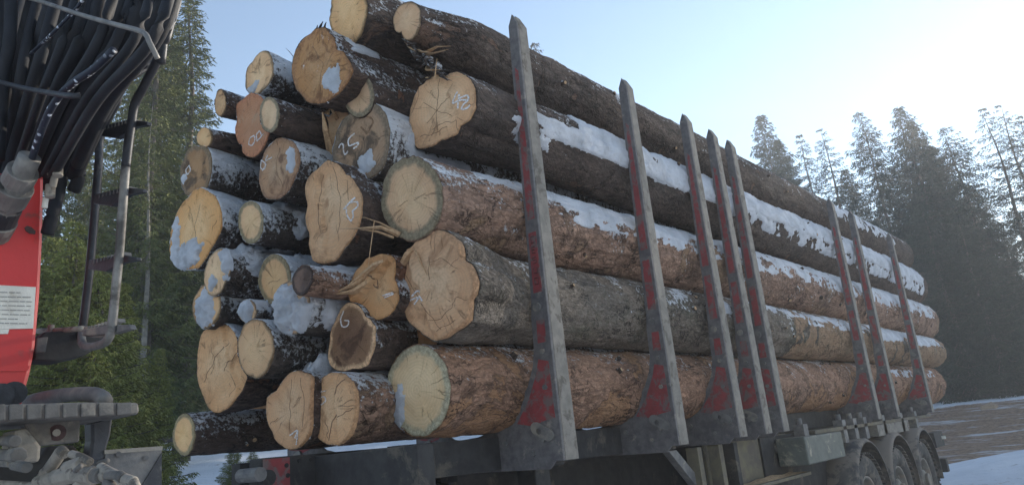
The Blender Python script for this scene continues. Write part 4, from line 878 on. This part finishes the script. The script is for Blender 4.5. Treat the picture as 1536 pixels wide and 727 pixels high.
# hydraulic valve block with fittings in the lower corner
for pts, r, mt in (([(91, 676), (82, 690), (70, 706)], 9, 'dusty'), ([(90, 674), (96, 680)], 8, 'dusty'), ([(76, 704), (64, 708)], 7, 'dusty'), ([(62, 706), (44, 727)], 2, 'dusty'),
                   ([(-10, 722), (50, 726), (62, 722)], 4, 'dusty'), ([(55, 722), (70, 718)], 9, 'dusty'), ([(70, 718), (86, 716)], 11, 'dusty'), ([(84, 716), (118, 708)], 14, 'dusty'), ([(100, 702), (124, 694)], 12, 'dusty'),
                   ([(116, 712), (142, 712)], 14, 'dusty'), ([(142, 712), (152, 712)], 12, 'cast'), ([(150, 712), (162, 712)], 10, 'dusty'), ([(160, 712), (180, 712)], 7, 'cast'), ([(178, 712), (184, 716)], 8, 'cast'), ([(150, 700), (172, 712), (200, 722)], 8, 'dusty'),
                   ([(182, 716), (200, 724), (204, 740)], 8, 'dusty'), ([(106, 680), (122, 685), (134, 692)], 6, 'dusty'), ([(120, 726), (124, 740)], 14, 'dusty'), ([(160, 724), (170, 735)], 9, 'cast')):
    ktube([(x, y, .74 if mt == 'dusty' else .735) for x, y in pts], r, 'hydraulic_fitting', mt, sp=1 if len(pts) == 2 else 4, n=16)
ktube([(112, 705, .70), (120, 698, .70)], 4, 'bolt', 'cast', sp=1)
for i in range(4): ktube([(-20, 735 + i * 6, .8), (60, 730 + i * 8, .8), (140, 745, .8), (230, 735 + 5 * i, .85)], 7, 'hose', 'hose')
# steel bin at the rear of the truck
BX = thing('steel_tool_bin', "open topped grey steel bin with painted-on diagonal shade below the crane platform", 'bin', tuple(PY(200, 740, 1.05)))
K2 = np.array(BX.location)
def BB(mb, name, mat, **k):
    mb.V = [tuple(np.array(v_) - K2) for v_ in mb.V]; return mb.build(name, M[mat], BX, **k)
BB(MB().prism(ppx([(157, 678), (242, 672), (240, 790), (150, 800)], -2.5000), (-0.012, 0, 0)), 'side_panel', 'steel_grey', bevel=.003)
c4_ = PX(242, 672, -2.513); c5 = PX(240, 790, -2.513)
BB(MB().prism([c4_, c5, c5 - (.4, 0, 0), c4_ - (.4, 0, 0)], (0, -.012, 0)), 'side_panel', 'steel_grey', bevel=.003)
BB(MB().prism(ppx([(156, 674), (243, 668), (243, 674), (156, 680)], -2.4960), (-0.02, 0, 0)), 'rim_strip', 'dusty')
BB(MB().prism(ppx([(242, 678), (212, 727), (200, 790), (241, 790)], -2.4960), (-0.004, 0, 0)), 'gusset_and_shade', 'pipe_dark')  # dark sheet standing in for the shaded recess of the panel
for x, y in ((218, 686), (177, 680)): BB(MB().cyl(PX(x, y, -2.488), PX(x, y, -2.52), .008, 8), 'bolt', 'steel_grey')

# ------------------------------------------------------------------ spruces
def foliage_mat(name, c1, c2, c3):
    t = NT(name); v = t.coord(rnd=True); oi = t.n("ObjectInfo")
    col = t.mix(t.ramp(t.noise(v, 1.4, 4, .6), .35, .65), c1, c2)
    col = t.mix(t.mul(t.ramp(t.noise(v, 9, 3, .6), .55, .75), .6), col, c3)
    t.b.inputs["Specular IOR Level"].default_value = .2
    t.set(t.b, "Subsurface Weight", 0.)
    return t.done(col, None, .75)
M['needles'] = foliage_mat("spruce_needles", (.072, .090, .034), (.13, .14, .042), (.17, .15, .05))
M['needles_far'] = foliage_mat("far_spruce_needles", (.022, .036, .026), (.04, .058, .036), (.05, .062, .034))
M['needles_young'] = foliage_mat("young_spruce_needles", (.15, .17, .04), (.19, .20, .055), (.24, .20, .07))
M['trunk'] = plain("spruce_trunk_bark", (.065, .055, .047), (.13, .11, .095), 7, .9, 0, (.24, .22, .19), .22, bumpd=.02)
M['limb'] = plain("spruce_limb_bark", (.06, .045, .035), (.11, .09, .07), 9, .9)

def spruce_proto(seed, H, Rm, base, dens=1., dz=.33, tw=.9, p=.75, droop=.28, size=1., gaps=.1, lean=0.):
    r = np.random.default_rng(seed); TV = []; LV = []; LF = []
    tri = []
    z = base * H + .2
    trunk = MB(); nseg = 14; r0 = H * .011 + .02
    trunk.tube([(.10 * math.sin(i * .7 + seed) * i / nseg, .1 * math.cos(i * .9 + seed) * i / nseg, H * i / nseg - (.4 if i == 0 else 0)) for i in range(nseg + 1)], [r0 * (1.25 if i == 0 else 1) * (1 - .97 * i / nseg) for i in range(nseg + 1)], 9)
    limbs = MB(); nl = 0
    while z < H * .995:
        f = (z - base * H) / (H * (1 - base)); Lz = Rm * ((1 - f) ** p) * (1 if f > .12 else .65 + .35 * f / .12) + .05
        nb = int(r.integers(4, 7)) if f < .9 else 4
        off = r.uniform(0, 6.28)
        for b in range(nb):
            if r.random() < gaps: continue
            az = off + 2 * math.pi * b / nb + r.uniform(-.35, .35); Lb = Lz * r.uniform(.62, 1.18)
            dr = droop * r.uniform(.7, 1.3) * (1.25 - f * 1.3)
            ns = max(5, int(Lb / (.085 * size) * dens)); s = (np.arange(ns) + r.uniform(0, 1, ns)) / ns
            s = s[s > .05]; ns = len(s)
            rad = Lb * s; zz = z - dr * Lb * np.sin(s * 2.3) + .10 * Lb * s ** 3
            ca, sa = math.cos(az), math.sin(az)
            base_p = np.stack([rad * ca, rad * sa, zz], 1)
            if nl < 400 and f < .93:
                q = np.linspace(0, .92, 5); limbs.tube([(Lb * k * ca, Lb * k * sa, z - dr * Lb * math.sin(k * 2.3) + .1 * Lb * k ** 3) for k in q], [.006 * Lb * (1 - k) + .006 + .002 * Lb for k in q], 4, cap=False); nl += 1
            # side twigs: each a bent tapering fringe hanging from the limb
            for side in (-1, 1):
                tl_ = (.36 * Lb * (1 - s) ** .8 + .14) * r.uniform(.6, 1.2, ns) * tw
                ang = az + side * r.uniform(.5, 1.15, ns)
                hang = r.uniform(.15, .85, ns)
                d = np.stack([np.cos(ang), np.sin(ang), -hang], 1); d /= np.linalg.norm(d, axis=1)[:, None]
                nq = 4
                for k in range(nq):
                    t0 = (k + r.uniform(0, .5, ns)) / nq
                    a = base_p + d * (tl_ * t0)[:, None] - np.array([0, 0, 1]) * (tl_ * t0 * t0 * .25)[:, None]
                    jit = r.normal(0, 1, (ns, 3)) * .45; dd = d + jit; dd[:, 2] -= .25; dd /= np.linalg.norm(dd, axis=1)[:, None]
                    w = np.cross(dd, r.normal(0, 1, (ns, 3))); w /= np.linalg.norm(w, axis=1)[:, None] + 1e-6
                    ln = (.17 + .11 * r.random(ns)) * size * (1.1 - .4 * t0) * (1 - .45 * f); wd = (.022 + .013 * r.random(ns)) * size * (1 - .3 * f)
                    tri.append(np.stack([a - w * wd[:, None], a + w * wd[:, None], a + dd * ln[:, None]], 1))
        z += dz * r.uniform(.7, 1.3) * (1 - .45 * f)
    T = np.concatenate(tri); n = len(T)
    V = T.reshape(-1, 3); F = np.arange(n * 3).reshape(n, 3)
    return trunk, limbs, V, F, H
def bake(tr, name, mat):
    trunk, limbs, V, F, H = tr
    a = mesh('trunk', trunk.V, trunk.F, M['trunk']); b = mesh('limbs', limbs.V, limbs.F, M['limb']); c = mesh('crown', V, F, M[mat], False)
    return (a, b, c, H)
PR = {
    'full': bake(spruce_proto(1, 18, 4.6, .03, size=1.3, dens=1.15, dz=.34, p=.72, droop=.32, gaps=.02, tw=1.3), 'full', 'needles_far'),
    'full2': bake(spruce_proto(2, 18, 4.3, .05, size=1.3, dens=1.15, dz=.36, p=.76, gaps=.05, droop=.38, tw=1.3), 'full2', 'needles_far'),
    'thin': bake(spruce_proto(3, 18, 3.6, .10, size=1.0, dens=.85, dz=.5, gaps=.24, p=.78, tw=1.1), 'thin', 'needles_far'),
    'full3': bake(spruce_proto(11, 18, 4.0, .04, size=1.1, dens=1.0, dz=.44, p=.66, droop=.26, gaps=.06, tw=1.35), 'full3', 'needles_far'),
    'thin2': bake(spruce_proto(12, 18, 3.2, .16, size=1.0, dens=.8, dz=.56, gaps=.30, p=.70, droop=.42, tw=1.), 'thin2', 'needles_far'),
    'tall': bake(spruce_proto(4, 18, 2.0, .10, size=.85, dens=1.05, dz=.30, droop=.42), 'tall', 'needles'),
    'tall2': bake(spruce_proto(5, 18, 1.7, .25, size=.85, dens=.9, dz=.34, droop=.45, gaps=.2), 'tall2', 'needles'),
    'bare': bake(spruce_proto(6, 16, 1.4, .42, size=.8, dens=.7, dz=.42, droop=.4, gaps=.3), 'bare', 'needles'),
    'young': bake(spruce_proto(7, 5, 1.35, .0, size=.52, dens=1.5, dz=.15, droop=.05, p=.9, gaps=.05), 'young', 'needles_young'),
    'young2': bake(spruce_proto(8, 5, 1.1, .0, size=.52, dens=1.4, dz=.17, droop=.02, p=.85, gaps=.08), 'young2', 'needles_young'),
}
BARE = PR['bare'][0].copy(); BARE.materials.clear(); BARE.materials.append(plain('pale_grey_trunk_bark', (.13, .12, .105), (.26, .24, .21), 7, .9, 0, (.12, .12, .10), .25, bumpd=.02))
def tree(px, py, d, kind, label, wide=1., group=None, name='spruce_tree', lean=0.):
    p = ray(px, py) * (d / 1117.); gz = float(ground(p[0], p[1])) - .05
    a, b, c, H = PR[kind]; sc = (p[2] - gz) / H
    r = thing(name, label, 'tree', (p[0], p[1], gz), group)
    for n, me in (('trunk', a if kind != 'bare' else BARE), ('limbs', b), ('crown', c)):
        o = obj(n, me, r)
        if n != 'trunk': o['kind'] = 'stuff'
    w = sc * wide
    r.scale = (w, w, sc); 
    ax_ = Vector(CR[:, 0]); ax_.z = 0
    r.rotation_euler = (Matrix.Rotation(lean, 3, Vector((-ax_.y, ax_.x, 0)).normalized()) @ Matrix.Rotation(random.uniform(0, 6.28), 3, 'Z')).to_euler()
    return r
GR = 'spruces behind the road on the right'
right = [(1158, 168, 50, 'full2', 1., "slender spruce at the left end of the right-hand row, just above the load"), (1182, 205, 52, 'full2', .9, "shorter spruce leaning on the slender one at the left end of the right-hand row"),
 (1215, 198, 50, 'thin', 1., "thin see-through spruce, left of a gap in the right-hand row"), (1246, 190, 48, 'thin2', 1.1, "thin forked looking spruce with sky showing between its limbs"),
 (1304, 163, 47, 'full3', .95, "tall pointed spruce left of the densest pair"), (1364, 156, 45, 'full', 1.0, "tallest dense spruce above the last stake"), (1382, 178, 47, 'full2', 1.0, "spruce filling the right shoulder of the tallest dense spruce"),
 (1432, 186, 44, 'full3', 1.2, "broad dark spruce right of the tallest dense spruce"), (1407, 215, 50, 'full2', 1., "spruce half hidden between the two dense dark spruces"), (1490, 158, 44, 'thin', 1.15, "airy spruce near the right picture edge with sky glinting through"),
 (1516, 152, 46, 'thin2', 1.15, "airy twin-topped spruce beside the right picture edge"), (1545, 170, 45, 'thin', 1.1, "thin spruce cut off by the right picture edge"), (1465, 275, 52, 'full', 1., "lower spruce between the broad dark one and the airy ones"),
 (1335, 235, 55, 'full3', 1., "lower dense spruce filling the middle of the right-hand row"), (1280, 250, 56, 'full2', 1., "lower thin spruce filling a gap in the right-hand row"), (1195, 262, 58, 'full2', 1., "low spruce just above the load's far end"),
 (1390, 300, 40, 'full2', 1.2, "front spruce with branches down to the snow behind the last stake"), (1442, 315, 39, 'full2', 1.25, "front spruce with a dark trunk foot by the snowy road edge"), (1500, 360, 50, 'thin', 1., "small thin spruce under the sun's glow"),
 (1690, 130, 42, 'full', 1.2, "unseen spruce beyond the right picture edge, added to block sun, nearest the sun"), (1740, 120, 40, 'full', 1.2, "unseen spruce beyond the right picture edge in the outer row, added to block sun"), (1800, 100, 40, 'full2', 1.2, "outermost but one unseen spruce beyond the right picture edge, added to block sun"),  # unseen spruces carrying the wood on, added to block sun from the load
 (1770, 180, 52, 'full', 1.3, "unseen back row spruce beyond the right picture edge, added to block sun"), (1590, 150, 44, 'full', 1.1, "dense spruce just right of the picture edge"), (1640, 170, 44, 'full2', 1.1, "spruce farther right of the picture edge"), (1230, 290, 50, 'full2', 1.1, "low dense spruce behind the far stakes")]
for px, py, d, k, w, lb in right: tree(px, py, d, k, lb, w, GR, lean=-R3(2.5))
GB = 'spruces on the slope behind the load'
for px, py, d, k, lb in [(800, 62, 40, 'thin', "spruce whose tip pokes above the load right of the first stake"), (814, 92, 40, 'thin', "tiny spruce tip beside the first stake, lower of two"), (1086, 236, 44, 'thin', "tiny spruce tip between the third and fourth stakes")]:
    tree(px, py, d, k, lb, 1., GB)
GL = 'tall spruces behind the crane on the left'
left = [(287, -45, 21, 'tall', 1.15, "tall spruce with hanging branches beside the upper left logs"), (246, -70, 21, 'tall', 1.1, "tall spruce right behind the ladder rails"), (205, -40, 24, 'tall2', 1.1, "tall spruce seen between the ladder rails"),
 (160, -40, 22, 'tall2', .9, "spruce behind the upper ladder steps"), (236, -60, 19, 'tall', 1.2, "heavy branched spruce between the ladder and the tall spruce"), (110, -40, 22, 'tall2', .9, "spruce right of the red crane column"), (60, -30, 23, 'tall', 1.1, "spruce hidden mostly by the crane hoses"),
 (262, 60, 30, 'tall', 1.2, "darker spruce farther back behind the tall one"), (215, 180, 32, 'tall', 1.2, "darker spruce farther back in the left wood"), (175, 210, 34, 'tall', 1.2, "back row spruce behind the ladder"), (130, 230, 34, 'tall', 1.2, "back row spruce left of the ladder"),
 (300, 215, 30, 'tall', 1.4, "dark lower spruce behind the left log ends"), (325, 235, 34, 'tall', 1.4, "dark lower spruce behind the load's left side"), (270, 250, 26, 'tall', 1.3, "dark spruce between the tall one and the log ends"),
 (228, 160, 17, 'bare', .9, "grey bare-stemmed spruce with green tufts right of the ladder"), (212, 190, 18, 'bare', .8, "second bare-stemmed spruce close to the ladder"), (255, 300, 38, 'tall', 1.4, "far dark spruce low between the trunks"), (205, 280, 38, 'tall', 1.4, "far dark spruce low behind the ladder foot"),
 (340, 300, 42, 'tall', 1.5, "far dark spruce behind the lower left logs"), (150, 250, 40, 'tall', 1.4, "far dark spruce behind the young ones"), (20, -20, 24, 'tall', 1.2, "spruce behind the crane column"), (-40, -20, 25, 'tall', 1.2, "spruce off the left picture edge")]
for px, py, d, k, w, lb in left: tree(px, py, d, k, lb, w, GL)
GY_ = 'young light green spruces at the wood edge'
young = [(112, 330, 11.5, 'young', 1.1, "young green spruce beside the red crane column"), (80, 352, 12, 'young2', 1.1, "young green spruce touching the red column's edge"), (150, 380, 11, 'young', 1.1, "young green spruce behind the lower ladder"),
 (183, 420, 12, 'young2', 1.1, "young green spruce right of the ladder foot"), (95, 440, 9.5, 'young', 1.2, "small bright spruce under the ladder bracket"), (140, 470, 9.5, 'young2', 1.2, "small bright spruce just over the slewing platform"), (60, 400, 11, 'young', 1.2, "young green spruce half behind the red column"),
 (240, 520, 13, 'young2', 1., "young spruce at the foot of the bare-stemmed trees"), (205, 560, 11.5, 'young', 1., "low brownish green spruce above the steel bin"), (350, 662, 14, 'young', 1.5, "small spruce on the snow under the lone low log"), (378, 672, 13.5, 'young2', 1.6, "second small spruce under the load on the snow")]
for px, py, d, k, w, lb in young: tree(px, py, d, k, lb, w, GY_)

# ------------------------------------------------------------------ haze
TOP = max((o.matrix_basis.translation.z + o.scale.z * 18.2) for o in COL.objects if o.name.startswith('spruce_tree'))
hz = MB().box((-432, -412, float(GZ.min()) - 1), (420, 440, max(TOP, float(GZ.max())) + .6))
hm = bpy.data.materials.new("pale_haze"); hm.use_nodes = True; nt = hm.node_tree; nt.nodes.clear()
pv = nt.nodes.new("ShaderNodeVolumePrincipled"); oo = nt.nodes.new("ShaderNodeOutputMaterial"); nt.links.new(pv.outputs[0], oo.inputs["Volume"])
pv.inputs["Color"].default_value = (.92, .95, 1, 1); pv.inputs["Density"].default_value = .0021; pv.inputs["Anisotropy"].default_value = .5
hz.build('haze', hm, None, kind='stuff')
